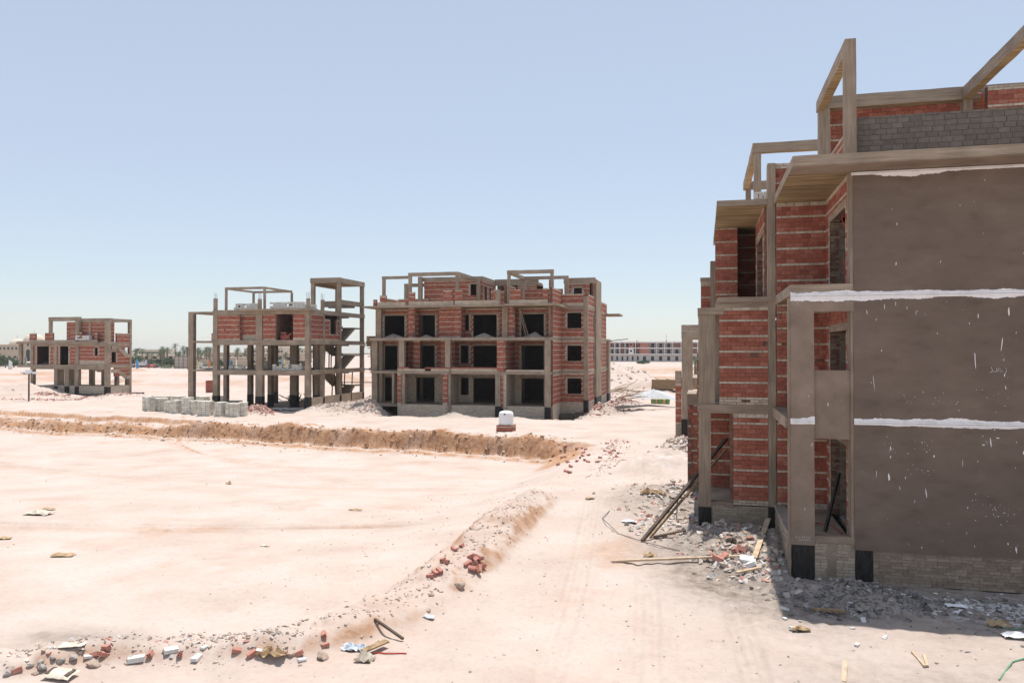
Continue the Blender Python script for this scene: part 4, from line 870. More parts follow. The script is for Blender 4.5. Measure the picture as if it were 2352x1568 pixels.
def ico(nm,mat,col=None,seed=1,sz=(1,1,.6)):
    r=np.random.default_rng(seed); import bmesh
    bm=bmesh.new(); bmesh.ops.create_icosphere(bm,subdivisions=2,radius=.5)
    V=np.array([v.co[:] for v in bm.verts]); F=[tuple(v.index for v in f.verts) for f in bm.faces]; bm.free()
    d=r.normal(size=(12,3)); d/=np.linalg.norm(d,axis=1)[:,None]
    for k in d:
        h=V@k; V=np.where((h>.27)[:,None],V-(h-.27)[:,None]*k,V)
    V=(V+r.normal(0,.018,V.shape))*np.array(sz); V[:,2]-=V[:,2].min()*.75
    return mesh(nm,V,F,mat,cols=None if col is None else np.tile(np.array(col),(len(V),1)))
def drop(name,me,px,py,label,cat,group=None,s=1.0,rz=None,tilt=.15,dz=0,w=None):
    x,y,z=w or hit(px,py); o=bpy.data.objects.new(name,me); C.objects.link(o)
    o.location=(x,y,z+dz); o.scale=(s,s,s) if not isinstance(s,tuple) else s
    o.rotation_euler=(random.uniform(-tilt,tilt),random.uniform(-tilt,tilt),random.uniform(0,6.28) if rz is None else rz)
    return tag(o,label,cat,group)
zq=lambda x,y:((x/1.47)/1.63265,(2300+y/1.47)/1.63265)
for i,(x,y) in enumerate(((598,195),(530,230),(580,228),(842,232),(992,232),(1308,212),(1397,225),(1655,228),(1795,115),(1800,176),(110,320))):
    drop('loose_brick',HB,*zq(x,y),['upright red hollow brick at the top of the debris line, its holes showing','red hollow brick left of the upright one in the debris line','half brick wedged behind the upright red brick in the debris line','red brick alone right of the big white block in the debris line','red brick lying between the two white slabs in the debris line','broken red hollow brick in the middle of the debris line','red brick bit right of the broken hollow brick','red brick leaning on the rocks in the right part of the debris line','red brick on the sand slope above the right end of the debris line','dark red brick lying right above the boulder in the debris line','dark red brick at the far left end of the debris line'][i],'brick',s=random.uniform(.55,.72),tilt=.5,dz=.0)
for i,(x,y,s) in enumerate(((948,205,.95),(1092,250,.9),(758,255,1.1),(1668,255,.7),(495,240,.6),(1132,190,.6),(1440,208,.6))):
    drop('loose_block',WBm[i%2],*zq(x,y),['flat white slab lying alone above the debris line','white block right of the red brick in the debris line','large white block with two ridges in the debris line','small white block below the rocks in the debris line','small pale block behind the brown rock','thin pale slab above the debris line','white lump left of the crumpled cardboard in the debris line'][i],'block',s=s*.66,tilt=.15,dz=.0)
RK=[ico('rock','rubble',(.40,.31,.25),k,(1,.8,.6)) for k in range(1,6)]; RG=[ico('rock','rubble',(.34,.31,.285),k,(1,.8,.6)) for k in range(6,10)]
for i,(x,y,s,g) in enumerate(((530,285,.55,0),(1780,238,.60,0),(1610,225,.42,0),(240,300,.5,1),(340,262,.36,1),(210,325,.32,0),(180,285,.3,1),(300,240,.34,1),(420,240,.4,1),(240,255,.3,1),(60,328,.36,1),(380,268,.24,0),(630,292,.2,0),(700,270,.22,1))):
    drop('rock',(RG if g else RK)[i%4],*zq(x,y),['brown rock with a pale top in the debris line','large round boulder at the right end of the debris line','tan rock beside the crumpled cardboard','grey broken concrete lump left in the debris line','pale grey stone behind the cement sack','small brown stone left of the cement sack','grey stone left of the concrete lump','grey stone above the concrete lump','grey stone behind the cement sack towards the red bricks','pale stone at the back of the grey lumps','flat grey lump at the lower left corner','small tan pebble right of the pale grey stone','small tan stone right of the brown rock','grey stone left of the large white block'][i],'rock',s=s*.62,tilt=.2,dz=-.03)
for i,(px,py,s,l) in enumerate(((733,1018,.0,''),(990,1364,.34,'tan boulder low on the earth ridge'),(1055,1345,.6,'brown rock on the road side of the earth ridge'),(1085,1215,.5,'dark rock below the crest of the earth ridge'),(985,1400,.3,'small rock at the foot of the earth ridge'),(1625,1290,.0,''))):
    if s: drop('rock',RK[i%5],px,py,l,'rock',s=s*.7,dz=-.04)
# bricks heaped on the ridge
for k in range(17):
    x,y,z=hit(1092+random.gauss(0,12),1300+random.gauss(0,10)); drop('loose_brick',HB,0,0,'red hollow brick in the small heap on the earth ridge','brick','bricks heaped on the earth ridge',tilt=.7,s=.75,dz=.055*(k%3),w=(x,y,z))
for k,(px,py) in enumerate(((1043,1262),(1018,1288),(1024,1293),(1062,1255),(1000,1318),(1010,1312),(990,1325))):
    drop('loose_brick',HB,px,py,'single red brick lying on the slope of the earth ridge','brick','bricks on the ridge slope',tilt=.4,s=.75)
for k,(px,py) in enumerate(((1290,1052),(1298,1050),(1303,1062),(1282,1068),(1318,1045),(1332,1052),(1325,1060),(1340,1040),(1345,1032),(1352,1046),(1337,1030),(1310,1072),(1300,1083),(1308,1086),(1400,1040),(1410,1035),(1420,1042),(1378,1052),(1372,1062),(1415,1048))):
    drop('loose_brick',HB,px,py,'red brick dropped along the sandy track','brick','bricks dropped along the track',tilt=.3,s=.85)
for k in range(8):
    drop('loose_brick',HB,1270+random.gauss(60,45),1075-random.gauss(25,18),'red brick dropped along the sandy track','brick','bricks dropped along the track',tilt=.3,s=.85)
for k,(px,py) in enumerate(((1645,1290),(1660,1285),(1690,1272),(1700,1268),(1715,1290),(1728,1300))):
    drop('loose_brick',HB if k<4 else WBm[1],px,py,'brick in the rubble at the foot of the brick bay','brick','bricks in the rubble at the brick bay',tilt=.5,dz=.04,s=1.1)
for k,(px,py) in enumerate(((1800,1398),(1835,1425),(1818,1443),(1955,1442),(2030,1462),(2028,1463),(1965,1480),(1800,1420),(1980,1425),(1960,1410),(1878,1330),(1950,1385))):
    drop('loose_block',WBm[k%2],px,py,'pale block lying on the ground before the plastered wall','block','pale blocks before the plastered wall',tilt=.3,s=random.uniform(.28,.45))
for k,(px,py) in enumerate(((1970,1405),(1990,1400),(2000,1415),(1975,1420),(1955,1408),(2015,1400))):
    drop('loose_block',WBm_shade[k%2],px,py,['frontmost darkened white block of the shaded cluster','upper darkened white block of the shaded cluster','right darkened white block of the shaded cluster','lowest darkened white block of the shaded cluster','leftmost darkened white block of the shaded cluster','darkened white block apart on the right of the shaded cluster'][k]+' before the plastered wall','block','blocks in the shade',tilt=.5,s=random.uniform(.35,.6),dz=.02)

# crumpled sheets, sacks, planks
def crumple(name,label,cat,px,py,w,d,h,mat,seed,n=9,rz=0):
    r=np.random.default_rng(seed); V=[];F=[]; x,y,z=hit(px,py)
    gxx=np.linspace(-.5,.5,n); w*=.7; d*=.7; h*=.7
    for j in gxx:
        for i in gxx:
            e=max(abs(i),abs(j))*2
            V.append((i*w+r.normal(0,.03*w),j*d+r.normal(0,.03*d),max(.004,h*(1-.55*e)*r.random()+.01)))
    for j in range(n-1):
        for i in range(n-1): F.append((j*n+i,j*n+i+1,(j+1)*n+i+1,(j+1)*n+i))
    V=np.array(V); k=len(V); V2=V.copy(); V2[:,2]-=.006
    F2=F+[tuple(q+k for q in f[::-1]) for f in F]
    B_=[i for i in range(n)]+[i*n+n-1 for i in range(1,n)]+[(n-1)*n+i for i in range(n-2,-1,-1)]+[i*n for i in range(n-2,0,-1)]
    F2+=[(B_[q],B_[(q+1)%len(B_)],B_[(q+1)%len(B_)]+k,B_[q]+k)[::-1] for q in range(len(B_))]
    o=bpy.data.objects.new(name,mesh(name,np.vstack([V,V2]),F2,mat)); C.objects.link(o); o.location=(x,y,z+.008); o.rotation_euler=(0,0,rz)
    return tag(o,label,cat)
crumple('cardboard_sheet','bent brown cardboard lying in the lower left of the pit','cardboard',148,1276,.85,.4,.2,'cardboard',1,6,.3)
crumple('cardboard_sheet','flat torn cardboard in the middle of the pit','cardboard',817,1171,.75,.3,.14,'cardboard',2,6)
crumple('paper_sack','crumpled empty cement sack near the left edge of the pit','sack',92,1180,1.3,.8,.3,'sack',3,8,.2)
crumple('paper_sack','dark crumpled sack beside the larger one at the left edge of the pit','sack',112,1171,.7,.4,.2,'cardboard',4,7,.5)
crumple('paper_sack','small crumpled scrap standing in the far part of the pit','scrap',527,1111,.4,.3,.32,'cardboard',5,5)
crumple('paper_sack','small pale scrap on the sand left of the pit middle','scrap',610,1253,.4,.2,.08,'sack',6,5)
crumple('paper_sack','brown scrap lying at the left edge of the pit','scrap',12,1237,.6,.35,.15,'cardboard',7,6,.6)
crumple('paper_sack','flat pale sack above the debris line','sack',*zq(410,175),.62,.32,.05,'sack',8,7,.35)
crumple('paper_sack','crumpled brown cardboard in the right half of the debris line','cardboard',*zq(1505,235),.75,.35,.3,'cardboard',9,9)
crumple('plastic_sheet','crumpled pale blue plastic bag right of the boulder','plastic bag',*zq(1955,195),.6,.35,.24,'plastic_blue',10,9)
crumple('paper_sack','striped crumpled packet at the end of the board','packet',*zq(2015,255),.48,.35,.3,'sack',11,8)
crumple('paper_sack','torn brown sack on the sunlit ground before the plastered wall','sack',1837,1446,.5,.3,.18,'cardboard',12,7)
crumple('paper_sack','dark crumpled sack on the shaded mound under the brick bay','sack',1678,1247,.4,.3,.28,'wood_dark',13,7)
crumple('paper_sack','brown sack by the grey debris near the leaning timbers','sack',1487,1133,.8,.45,.35,'cardboard',14,7)
crumple('paper_sack','second brown sack right of the first by the grey debris','sack',1517,1135,.55,.4,.3,'cardboard',15,7)
crumple('paper_sack','brown scraps at the foot of the long timber','scrap',1492,1277,.5,.35,.22,'cardboard',16,7)
crumple('paper_sack','crumpled brown bag left of the grey debris','bag',1355,1145,.5,.35,.2,'cardboard',17,6)
crumple('plastic_sheet','white plastic scraps beside the leaning timbers','plastic bag',1445,1198,.7,.35,.12,'plastic_blue',18,7)
crumple('plastic_sheet','flat white sheet at the right edge of the ground','plastic sheet',2330,1462,.7,.35,.18,'white_paint',19,7)
crumple('plastic_sheet','torn brown sheet at the right edge of the ground','sheet',2290,1435,.6,.35,.2,'cardboard',20,7)
crumple('plastic_sheet','white lime bag in the shade at the plastered wall','bag',2195,1392,.6,.3,.12,'white_paint',21,7)
crumple('plastic_sheet','blue plastic scrap on the ridge slope','plastic bag',985,1417,.35,.2,.1,'plastic_blue',22,6)
# cement sack, filled
def cement_sack(px,py):
    x,y,z=hit(px,py); V=[];F=[]; n=10
    for s in (1,-1):
        for j in range(n):
            for i in range(n):
                u=-1+2*i/(n-1); v=-1+2*j/(n-1); b=(1-abs(u)**3.2)*(1-abs(v)**3.2)
                V.append((u*.34*(1-.06*(1-v*v)),v*.22*(1-.06*(1-u*u)),.075+s*.075*max(0,b)**.6+.008*math.sin(9*u+4*v)))
    for k in range(2):
        for j in range(n-1):
            for i in range(n-1):
                f=(k*n*n+j*n+i,k*n*n+j*n+i+1,k*n*n+(j+1)*n+i+1,k*n*n+(j+1)*n+i); F.append(f if k==0 else f[::-1])
    o=bpy.data.objects.new('cement_sack',mesh('cement_sack',V,F,'sack',smooth=True)); C.objects.link(o); o.location=(x,y,z+.02); o.rotation_euler=(.1,.05,.12); tag(o,'full cement sack with dark printed ends at the lower left','sack')
    o.scale=(.75,.75,.75)
    for u in (-.24,.24):
        m=MB(); m.box(u-.05,u+.05,-.15,.15,.118,.136); p=bpy.data.objects.new('printed_end',mesh('printed_end',m.V,m.F,'wood_dark')); C.objects.link(p); p.parent=o
cement_sack(*zq(345,345))
def plank(label,p,q,w,h,mat,cat='plank',name='wooden_plank'):
    m=MB(); m.bar(p,q,w,h); o=m.build(name,mat); return tag(o,label,cat)
def gp(px,py,dz=.03): x,y,z=hit(px,py); return (x,y,z+dz)
plank('thin tapered stick on the ridge slope near the bottom',gp(862,1422),gp(927,1470,.05),.05,.04,'wood_dark')
plank('weathered board beside the crumpled packet',gp(835,1505,.1),gp(890,1483,.12),.16,.03,'wood')
plank('long pale batten lying across the ground towards the brick bay',gp(1405,1290,.03),gp(1700,1286,.12),.10,.05,'wood_pale')
plank('pale plank leaning from the rubble to the low wall',gp(1731,1290,.12),(1.85,24.2,.75),.14,.04,'wood_pale')
plank('longer dark timber leaning from the ground into the open bay',gp(1474,1243,.03),(.75,27.0,2.75),.10,.08,'wood_dark','timber','leaning_timber')
plank('shorter timber leaning behind the long dark one',gp(1492,1235,.03),(.70,26.4,2.45),.06,.06,'wood','timber','leaning_timber')
plank('dark plank lying behind the leaning timbers',gp(1500,1235,.05),gp(1575,1222,.08),.14,.03,'wood_dark')
plank('short stick lying on the near ground at the right',gp(2092,1497,.02),gp(2120,1530,.03),.05,.04,'wood_pale')
plank('narrow lath crossing the short stick at the right',gp(2118,1502,.02),gp(2126,1530,.03),.05,.03,'wood_pale')
plank('plank lying in the shade on the dark rubble',gp(1862,1403,.08),gp(1935,1412,.1),.1,.04,'wood')
plank('pale board end standing up at the bottom edge',gp(1935,1562,.0),gp(1938,1530,.12),.08,.03,'wood_pale')
plank('short board on the rubble at the brick bay',gp(1690,1320,.08),gp(1745,1310,.1),.1,.04,'wood_pale')
plank('black post leaning in the ground floor doorway of the plastered building',(3.05,21.6,1.02),(3.44,21.9,2.5),.07,.07,'bitumen','post','leaning_post')
plank('thin rod standing at the foot of the leaning timbers',gp(1553,1192,0),(gp(1553,1192)[0]+.05,gp(1553,1192)[1],.85),.03,.03,'steel_dark','rod','thin_rod')
m=MB(); P=[gp(a,b,.02) for a,b in ((1400,1172),(1383,1190),(1420,1225),(1480,1245),(1560,1265))]; m.tube(P,.012,5); tag(m.build('wire','rebar'),'thin bent wire curving over the ground by the timbers','wire')
m=MB(); P=[gp(a,b,.02) for a,b in ((860,1500),(870,1497),(885,1499),(935,1499))]; m.tube(P,.012,5); tag(m.build('cord','wire_red'),'orange cord lying right of the crumpled packet','cord')
m=MB(); P=[gp(a,b,.02) for a,b in ((2352,1510),(2320,1520),(2290,1560))]; m.tube(P,.015,5); tag(m.build('cord','plastic_green'),'green cord at the right edge of the ground','cord')
m=MB(); P=[gp(a,b,.02) for a,b in ((2280,1420),(2300,1440),(2330,1445),(2352,1440))]; m.tube(P,.012,5); tag(m.build('cord','plastic_green'),'green strap beside the torn sheet at the right edge','cord')

# ------------------------------------------------------------------ water tank on brick base
x,y,z=hit(1158,991); B=Building('brick_pedestal','low brick pedestal that carries the white water tank',(x,y,z),'pedestal')
for ax,c,a0,a1,f in (('x',y,x-.6,x+.6,-1),('y',x+.6,y+.02,y+1.2,1),('y',x-.6,y+.02,y+1.2,-1)): B.wall(ax,c,a0,a1,z-.1,z+.46,f,topw=False)
B.box('cap',x-.59,x+.59,y+.02,y+1.19,z+.3,z+.47,'mortar_pale'); B.finish(300)
t=thing('water_tank','white ribbed plastic water tank on a brick pedestal','tank',(x,y+.6,z+.47))
pr=[(.0,0),(.50,0),(.53,.03)]
for k in range(7): zz=.08+k*.1; pr+=[(.53,zz),(.545,zz+.03),(.545,zz+.05),(.53,zz+.08)]
pr+=[(.53,.80),(.50,.90),(.44,.96),(.30,1.0)]
m=MB(); m.lathe([(r,z+.47+q) for r,q in pr],x,y+.6,28); m.build('tank_body','tank_white',t,True)
m=MB(); m.lathe([(.16,z+1.45),(.16,z+1.49),(.13,z+1.5)],x,y+.6,18); m.build('lid','tank_white',t)
m=MB(); m.tube([(x+.02,y+.09,z+1.28),(x+.02,y+.0,z+1.28)],.06,10); m.build('outlet','steel_dark',t)

# ------------------------------------------------------------------ stacks of blocks
def stack(label,x,y,z,nx,ny,nz,sz,mat,name='block_stack',cat='block stack',rz=0,group=None,bname='block',drop_=0.0,me=None):
    t=thing(name,label,cat,(x,y,z),group,rz); bx,by,bz=sz
    for k in range(nz):
        for j in range(ny):
            for i in range(nx):
                if 0<i<nx-1 and 0<j<ny-1 and k<nz-1: continue
                if k>=nz-2 and random.random()<drop_: continue
                o=bpy.data.objects.new(bname,random.choice(me)); C.objects.link(o); o.parent=t
                o.location=((i-(nx-1)/2)*bx+random.uniform(-.012,.012),(j-(ny-1)/2)*by+random.uniform(-.012,.012),k*bz); o.scale=(bx*.93,by*.93,bz*.88)
    return t
def ublock(nm,mat,col=None,jit=.02):
    v=UB+RNG.uniform(-jit,jit,(8,3)); v[:,2]+=.5; return mesh(nm,v,BF,mat,cols=None if col is None else np.tile(np.array(col),(8,1)))
GBk=[ublock('block','rubble',c) for c in ((.72,.69,.60),(.65,.62,.53),(.76,.73,.65),(.58,.55,.46),(.69,.66,.57))]; WBk=[ublock('block','block_white') for k in range(4)]; RBk=[ublock('brick','rubble',c) for c in ((.42,.15,.105),(.38,.12,.085),(.45,.18,.13),(.34,.10,.075))]
PW=((333,943,.85,7,-.2,'leftmost tall grey block stack beside the open frame'),(358,945,1.2,7,.25,'second grey block stack from the left'),(384,947,.8,6,.1,'third grey block stack from the left, half behind the next'),(396,950,.85,7,-.25,'fourth grey block stack from the left'),(416,952,.85,8,.2,'fifth grey block stack from the left'),(438,953,.95,7,-.2,'sixth grey block stack from the left, holed near its top'),(466,955,1.3,7,.15,'wide grey block stack in the middle of the row'),(496,957,.95,7,-.3,'third grey block stack from the right'),(523,959,1.25,7,.1,'second grey block stack from the right, nearest of the row'),(548,956,.75,7,.35,'rightmost grey block stack of the row'))
for px,py,w,nz,rz,lb in PW:
    x,y,z=hit(px,py); stack(lb,x,y+.5+random.uniform(-.1,.5),z-.05,3,3,nz,(w/3.25,.30,random.uniform(.185,.205)),'block_grey',rz=rz,group='grey block stacks before the open frame',me=GBk)
for px,py,nz,lb in ((375,930,5,'low grey block stack behind the row on the left'),(410,930,5,'low grey block stack behind the row near the corner post'),(467,926,4,'bluish grey block stack under the left bay of the open frame'),(504,928,5,'grey block stack at the first column of the open frame'),(540,932,3,'low grey block stack behind the right end of the row')):
    x,y,z=hit(px,py); stack(lb,x,y,z,4,2,nz,(.36,.36,.2),'block_grey',group='grey block stacks behind the row',me=GBk)
x,y,z=hit(426,905); stack('tall stack of red bricks behind the left post of the open frame',x,y+6,g1(x,y+6),6,6,13,(.22,.22,.13),'red',name='brick_stack',cat='brick stack',bname='brick',me=RBk)
stack('white block stack on the roof of the open frame towards the left',-46.0,72.5,9.7,7,3,4,(.36,.3,.2),'w',drop_=.2,me=WBk)
stack('long white block stack on the roof of the open frame in the middle',-40.9,71.8,9.74,10,3,4,(.36,.3,.2),'w',drop_=.2,me=WBk)
stack('white block stack on the roof of the open frame near the stair tower',-38.9,72.6,9.7,4,3,3,(.36,.3,.2),'w',drop_=.25,me=WBk)
stack('grey block stack on the middle slab of the open frame',-40.3,70.9,3.66,9,2,3,(.36,.3,.2),'w',drop_=.4,me=GBk)
stack('small grey block stack on the middle slab by the left bay',-46.2,70.9,3.66,5,2,2,(.36,.3,.2),'w',drop_=.4,me=GBk)
stack('dark block heap on the middle slab at the left bay',-45.9,75.6,3.66,6,3,4,(.36,.3,.22),'w',drop_=.5,me=GBk)
stack('dark block heap on the middle slab behind the grey stack',-41.5,75.8,3.66,5,3,4,(.36,.3,.22),'w',drop_=.5,me=GBk)
stack('red brick stack on the upper slab of the open frame',-49.3,72.6,6.65,6,4,6,(.22,.22,.13),'r',name='brick_stack',cat='brick stack',bname='brick',me=RBk)
stack('loose red brick pile in the dark upper doorway of the open frame',-40.4,70.7,6.66,5,3,6,(.2,.2,.13),'r',name='brick_stack',cat='brick stack',bname='brick',drop_=.6,me=RBk)
stack('red brick stack on the upper stair landing of the open frame',-38.3,77.6,6.66,3,3,8,(.22,.22,.13),'r',name='brick_stack',cat='brick stack',bname='brick',drop_=.1,me=RBk)
stack('small white brick stack on the roof of the second bay of the plastered building',1.80,26.2,10.3,3,3,6,(.14,.14,.07),'w',drop_=.1,me=WBk)
stack('white block pile on the roof of the stilted shell',-79.4,87.1,7.0,6,2,3,(.36,.3,.2),'w',drop_=.4,me=WBk)
m=MB(); m.lathe([(.30,6.66),(.30,7.5),(.26,7.52)],-41.0,71.3,16); tag(m.build('steel_drum','steel_dark'),'black drum in the dark upper doorway of the open frame','drum')
for k in range(5): 
    o=drop('sand_bag',ico('sand_bag','sack',None,30+k,(1,.6,.4)),0,0,'pale sandbag lying on the roof slab corner of the open frame','sandbag','sandbags on the roof slab corner',s=.7,w=(-50.6+.55*k+(.4 if k>2 else 0),72.3,9.5))

# floodlight post
x,y,z=hit(67,921)
t=thing('floodlight_post','rusty post with floodlights before the stilted shell','floodlight',(x,y,z))
m=MB(); m.tube([(x,y,z-.2),(x,y,z+3.2)],.09,8); m.build('post','wood_dark',t); m=MB(); m.box(x-.9,x+.9,y-.06,y+.06,z+3.15,z+3.27); m.build('cross_bar','steel_dark',t)
for dx,s in ((-.85,.3),(0.05,.6),(.85,.3)): m=MB(); m.box(x+dx-s/2,x+dx+s/2,y-.25,y+.1,z+3.2,z+3.2+s*.75); m.build('lamp_head','tank_white',t)

# far end of the track
x,y,z=hit(1518,927)
for k,(dx,dy,c) in enumerate(((-.9,0,'bucket_green'),(-.5,.2,'bucket_yellow'),(-.1,-.1,'bucket_green'),(.35,.1,'bucket_yellow'),(.75,0,'bucket_green'),(.1,.5,'bucket_yellow'),(.6,.5,'bucket_green'))):
    m=MB(); m.lathe([(.2,z),(.23,z+.5),(.235,z+.52)],x+dx,y+dy,12); tag(m.build('paint_bucket',c),'lidded paint bucket in the cluster at the end of the track','bucket','paint buckets at the end of the track')
x,y,z=hit(1420,941); x2,y2,z2=hit(1552,936); m=MB()
for k in range(44):
    a=random.gauss(0,.32); b=random.gauss(0,.06); m.tube([(x+random.uniform(-.3,.3),y+a,z+.12+abs(b)+.2*random.random()),((x+x2)/2,(y+y2)/2+a*.5,z+.12+abs(b)),(x2,y2+a*.15,z2+.06)],.02,4)
tag(m.build('rebar_bundle','rebar'),'long bundle of steel bars lying across the end of the track','rebar bundle')
heap('tarp_heap','grey tarpaulin covered heap at the end of the track',*hit(1502,914)[:2],hit(1502,914)[2]-.1,3.6,2.0,1.15,'tarp','tarpaulin heap',9)
x,y,z=hit(1500,893); t=thing('timber_stack','stack of squared timbers beyond the end of the track','timber stack',(x,y,z))
for k in range(5):
    for j in range(3): m=MB(); m.box(x-.2,x+7,y+j*.28,y+j*.28+.25,z+k*.26,z+k*.26+.24); m.build('timber','wood',t)
for k in range(26):
    a,b=1400+random.gauss(12,16),904+random.gauss(0,9); P=gp(a,b,.1); L_=random.uniform(1.2,3.6); an=random.gauss(.2,.45); plank('scrap timber in the pile beside the right end of the long shell',P,(P[0]+L_*math.cos(an),P[1]+L_*math.sin(an),P[2]+random.uniform(.0,.7)),.1,.05,random.choice(('wood','wood_pale')),'timber','scrap_timber')['group']='scrap timber pile'
for k in range(40):
    P=gp(965/1.0+0*k,0) if False else (-44.4+random.gauss(0,.9),80.5+random.gauss(0,.6),0); zz=g1(P[0],P[1]); an=random.uniform(0,3.1); L_=random.uniform(.8,2.2); plank('offcut in the wood heap seen under the open frame',(P[0],P[1],zz+.1),(P[0]+L_*math.cos(an),P[1]+.5*L_*math.sin(an),zz+random.uniform(.1,1.1)),.1,.05,random.choice(('wood','wood_pale')),'timber','wood_offcut')['group']='wood heap under the open frame'

# shuttering and props of the next building
t=thing('formwork_building','timber shuttering on props behind the open frame','formwork',(-33,92,-.3))
def fw(n,*a,mat='wood'): m=MB(); m.box(*a); return m.build(n,mat,t)
fw('deck',-39.5,-27.5,88,100,6.35,6.5); fw('side_form',-39.5,-27.5,87.8,87.9,6.1,7.35); fw('lower_slab',-39.5,-27.5,88.5,100,3.2,3.5,mat='concrete_h')
for k in range(44):
    xx=-39.3+k*.27; m=MB(); m.bar((xx,88.3+random.random()*.5,3.5),(xx+random.gauss(0,.12),88.4,6.35),.12); m.build('prop','wood',t)
for k in range(24):
    xx=-39+k*.5; m=MB(); m.bar((xx,89.5+random.random()*3,-.3),(xx+random.gauss(0,.2),90,3.2),.13); m.build('prop','wood',t)
for k in range(12):
    xx=-39.2+k; m=MB(); m.bar((xx,87.7,7.25),(xx+random.choice((-.5,.45)),87.2,5.6),.09); m.build('brace','wood_pale',t)
for zz in (4.9,5.9): m=MB(); m.bar((-39.5,88.2,zz),(-27.5,88.2,zz+.05),.1); m.build('rail','wood_pale',t)
for x0 in (-39,-36,-33,-30.5): fw('column',x0,x0+.45,88.6,89.1,-.4,3.2,mat='concrete_v')
# timber shores inside the open frame
for k,(xx,yy,z0,z1) in enumerate([(random.uniform(-41.5,-38.6),random.uniform(77,86),a,b) for a,b in ((-.2,3.2),(3.65,6.2)) for q in range(9)]):
    plank('slim wooden shore propping the slab of the open frame',(xx,yy,z0),(xx+random.gauss(0,.15),yy,z1),.1,.1,'wood','shore','wooden_shore')['group']='wooden shores in the open frame'
for zz in (1.9,5.2): plank('lower lashed rail between the shores' if zz<3 else 'upper lashed rail between the shores',(-42,84,zz),(-36.5,84,zz+.05),.1,.1,'wood_pale','rail','shore_rail')

# ------------------------------------------------------------------ far block beyond the track
B=Building('apartment_block','long pale three storey block on the skyline right of the long shell',(-25,405,0))
t=B.root; FY=400.; FX0,FX1=-75,28; fl=[.3,3.45,6.55,9.4]
def fbx(n,*a,mat='far_concrete',p=None):
    m=MB(); m.box(*a); return m.build(n,mat,p or t)
fbx('rear_wall',FX0,FX1,FY+2.2,FY+12,.0,9.5); 
for k,z in enumerate(fl[1:]): fbx('floor_band',FX0,FX1,FY-.3,FY+2.2,z-.22,z+.25 if k<2 else z+.4,mat='far_white')
fbx('base_band',FX0,FX1,FY+1.0,FY+2.2,-1,.3)
x=FX0; k=0
while x<FX1:
    w=4.0 if x>-31 else 2.6
    for f in range(3):
        z0,z1=fl[f]+(.25 if f else 0),fl[f+1]-.22
        if f: fbx('fin_wall',x,x+.25,FY-.2,FY+2.2,z0,z1,mat='far_white')
        d0=x+w*.32; o=fbx('door_opening',d0,d0+(1.5 if w>3 else .9),FY+2.12 if f else FY+.95,FY+2.3,z0,z0+2.1,mat='opening_shade')
        if random.random()<.22: fbx('brick_panel',x+.25,x+w,FY+2.05 if f else FY+.9,FY+2.2,z0,z1,mat='far_brick')
    fbx('ground_wall',x,x+w,FY+1.0,FY+2.2,.3,3.2)
    if random.random()<.6: fbx('roof_box',x+.5,x+1.2,FY+1,FY+2,9.8,10.3,mat=random.choice(('far_white','far_brick')))
    x+=w; k+=1
for z0,z1 in ((3.7,6.3),(6.8,9.2)): fbx('brick_bay',-30.9,-26.3,FY-.35,FY+1,z0,z1,mat='far_brick')
fbx('white_bay',-36.6,-34.2,FY-.35,FY+1,3.7,6.3,mat='far_white'); fbx('brick_bay',-36.6,-34.2,FY-.35,FY+1,6.8,9.2,mat='far_brick')
for z in (4.6,7.8): fbx('window',-35.9,-34.9,FY-.40,FY-.3,z,z+1.0,mat='opening_shade')
fbx('stair_tower',-50.6,-46.5,FY+3,FY+7,9.4,11.3)
for x in (-18,-9,2): m=MB(); m.tube([(x,FY+5,9.5),(x,FY+5,13.5)],.06,4); m.build('roof_mast','steel_dark',t)

# ------------------------------------------------------------------ street and resort on the left
road=place('road',boxv(-420,-55,284,293,-2.6,-1.93),BF,'asphalt'); road['kind']='structure'
kerb=place('kerb',boxv(-420,-55,293,293.5,-2.6,-1.8),BF,'villa_pale'); kerb['kind']='structure'
berm=place('verge',boxv(-420,-55,293.5,311,-2.8,-1.9),BF,'desert_ground'); berm['kind']='structure'
def leafmass(name,label,cat,blobs,n,mat,s=.5,trunk=None,group=None):
    """many small leaf faces spread through rounded volumes"""
    V=[];F=[]
    for (cx,cy,cz,rx,ry,rz,k) in blobs:
        m=int(n*k); d=RNG.normal(size=(m,3)); d/=np.linalg.norm(d,axis=1)[:,None]; r=RNG.random(m)**.45
        c=np.array([cx,cy,cz])+d*r[:,None]*np.array([rx,ry,rz])
        R_=rotm(m); q=np.array([(-.5,-.3,0),(.5,-.3,0),(.5,.3,0),(-.5,.3,0)])*s
        V.append((np.einsum('nij,kj->nki',R_,q)*RNG.uniform(.6,1.3,(m,1,1))+c[:,None,:]).reshape(-1,3))
    V=np.concatenate(V); F=np.arange(len(V)).reshape(-1,4)
    x,y,z=V[:,0].mean(),V[:,1].mean(),V[:,2].min()
    t=thing(name,label,cat,(x,y,z),group); place('crown',V,F,mat,t)
    if trunk:
        m=MB(); m.tube([(x,y,trunk[0]),(x+.1,y,(trunk[0]+trunk[1])/2),(x+.2,y,trunk[1])],.28,7,r1=.14); m.build('trunk','palm_trunk',t)
    return t
def hedge(label,x0,x1,y,z,h,d):
    L=x1-x0; nb=max(2,int(L/1.6)); bl=[(x0+L*(i+.5)/nb,y,z+h*.5,L/nb*.75,d,h*random.uniform(.5,.62),1/nb) for i in range(nb)]
    t=leafmass('hedge',label,'hedge',bl,int(L*26),'hedge_leaf',.34)
hx=lambda px,Yc:(lambda u:Yc/(math.cos(YAW)+u*math.sin(YAW))*(-math.sin(YAW)+u*math.cos(YAW)))((px-1176)/1800.)
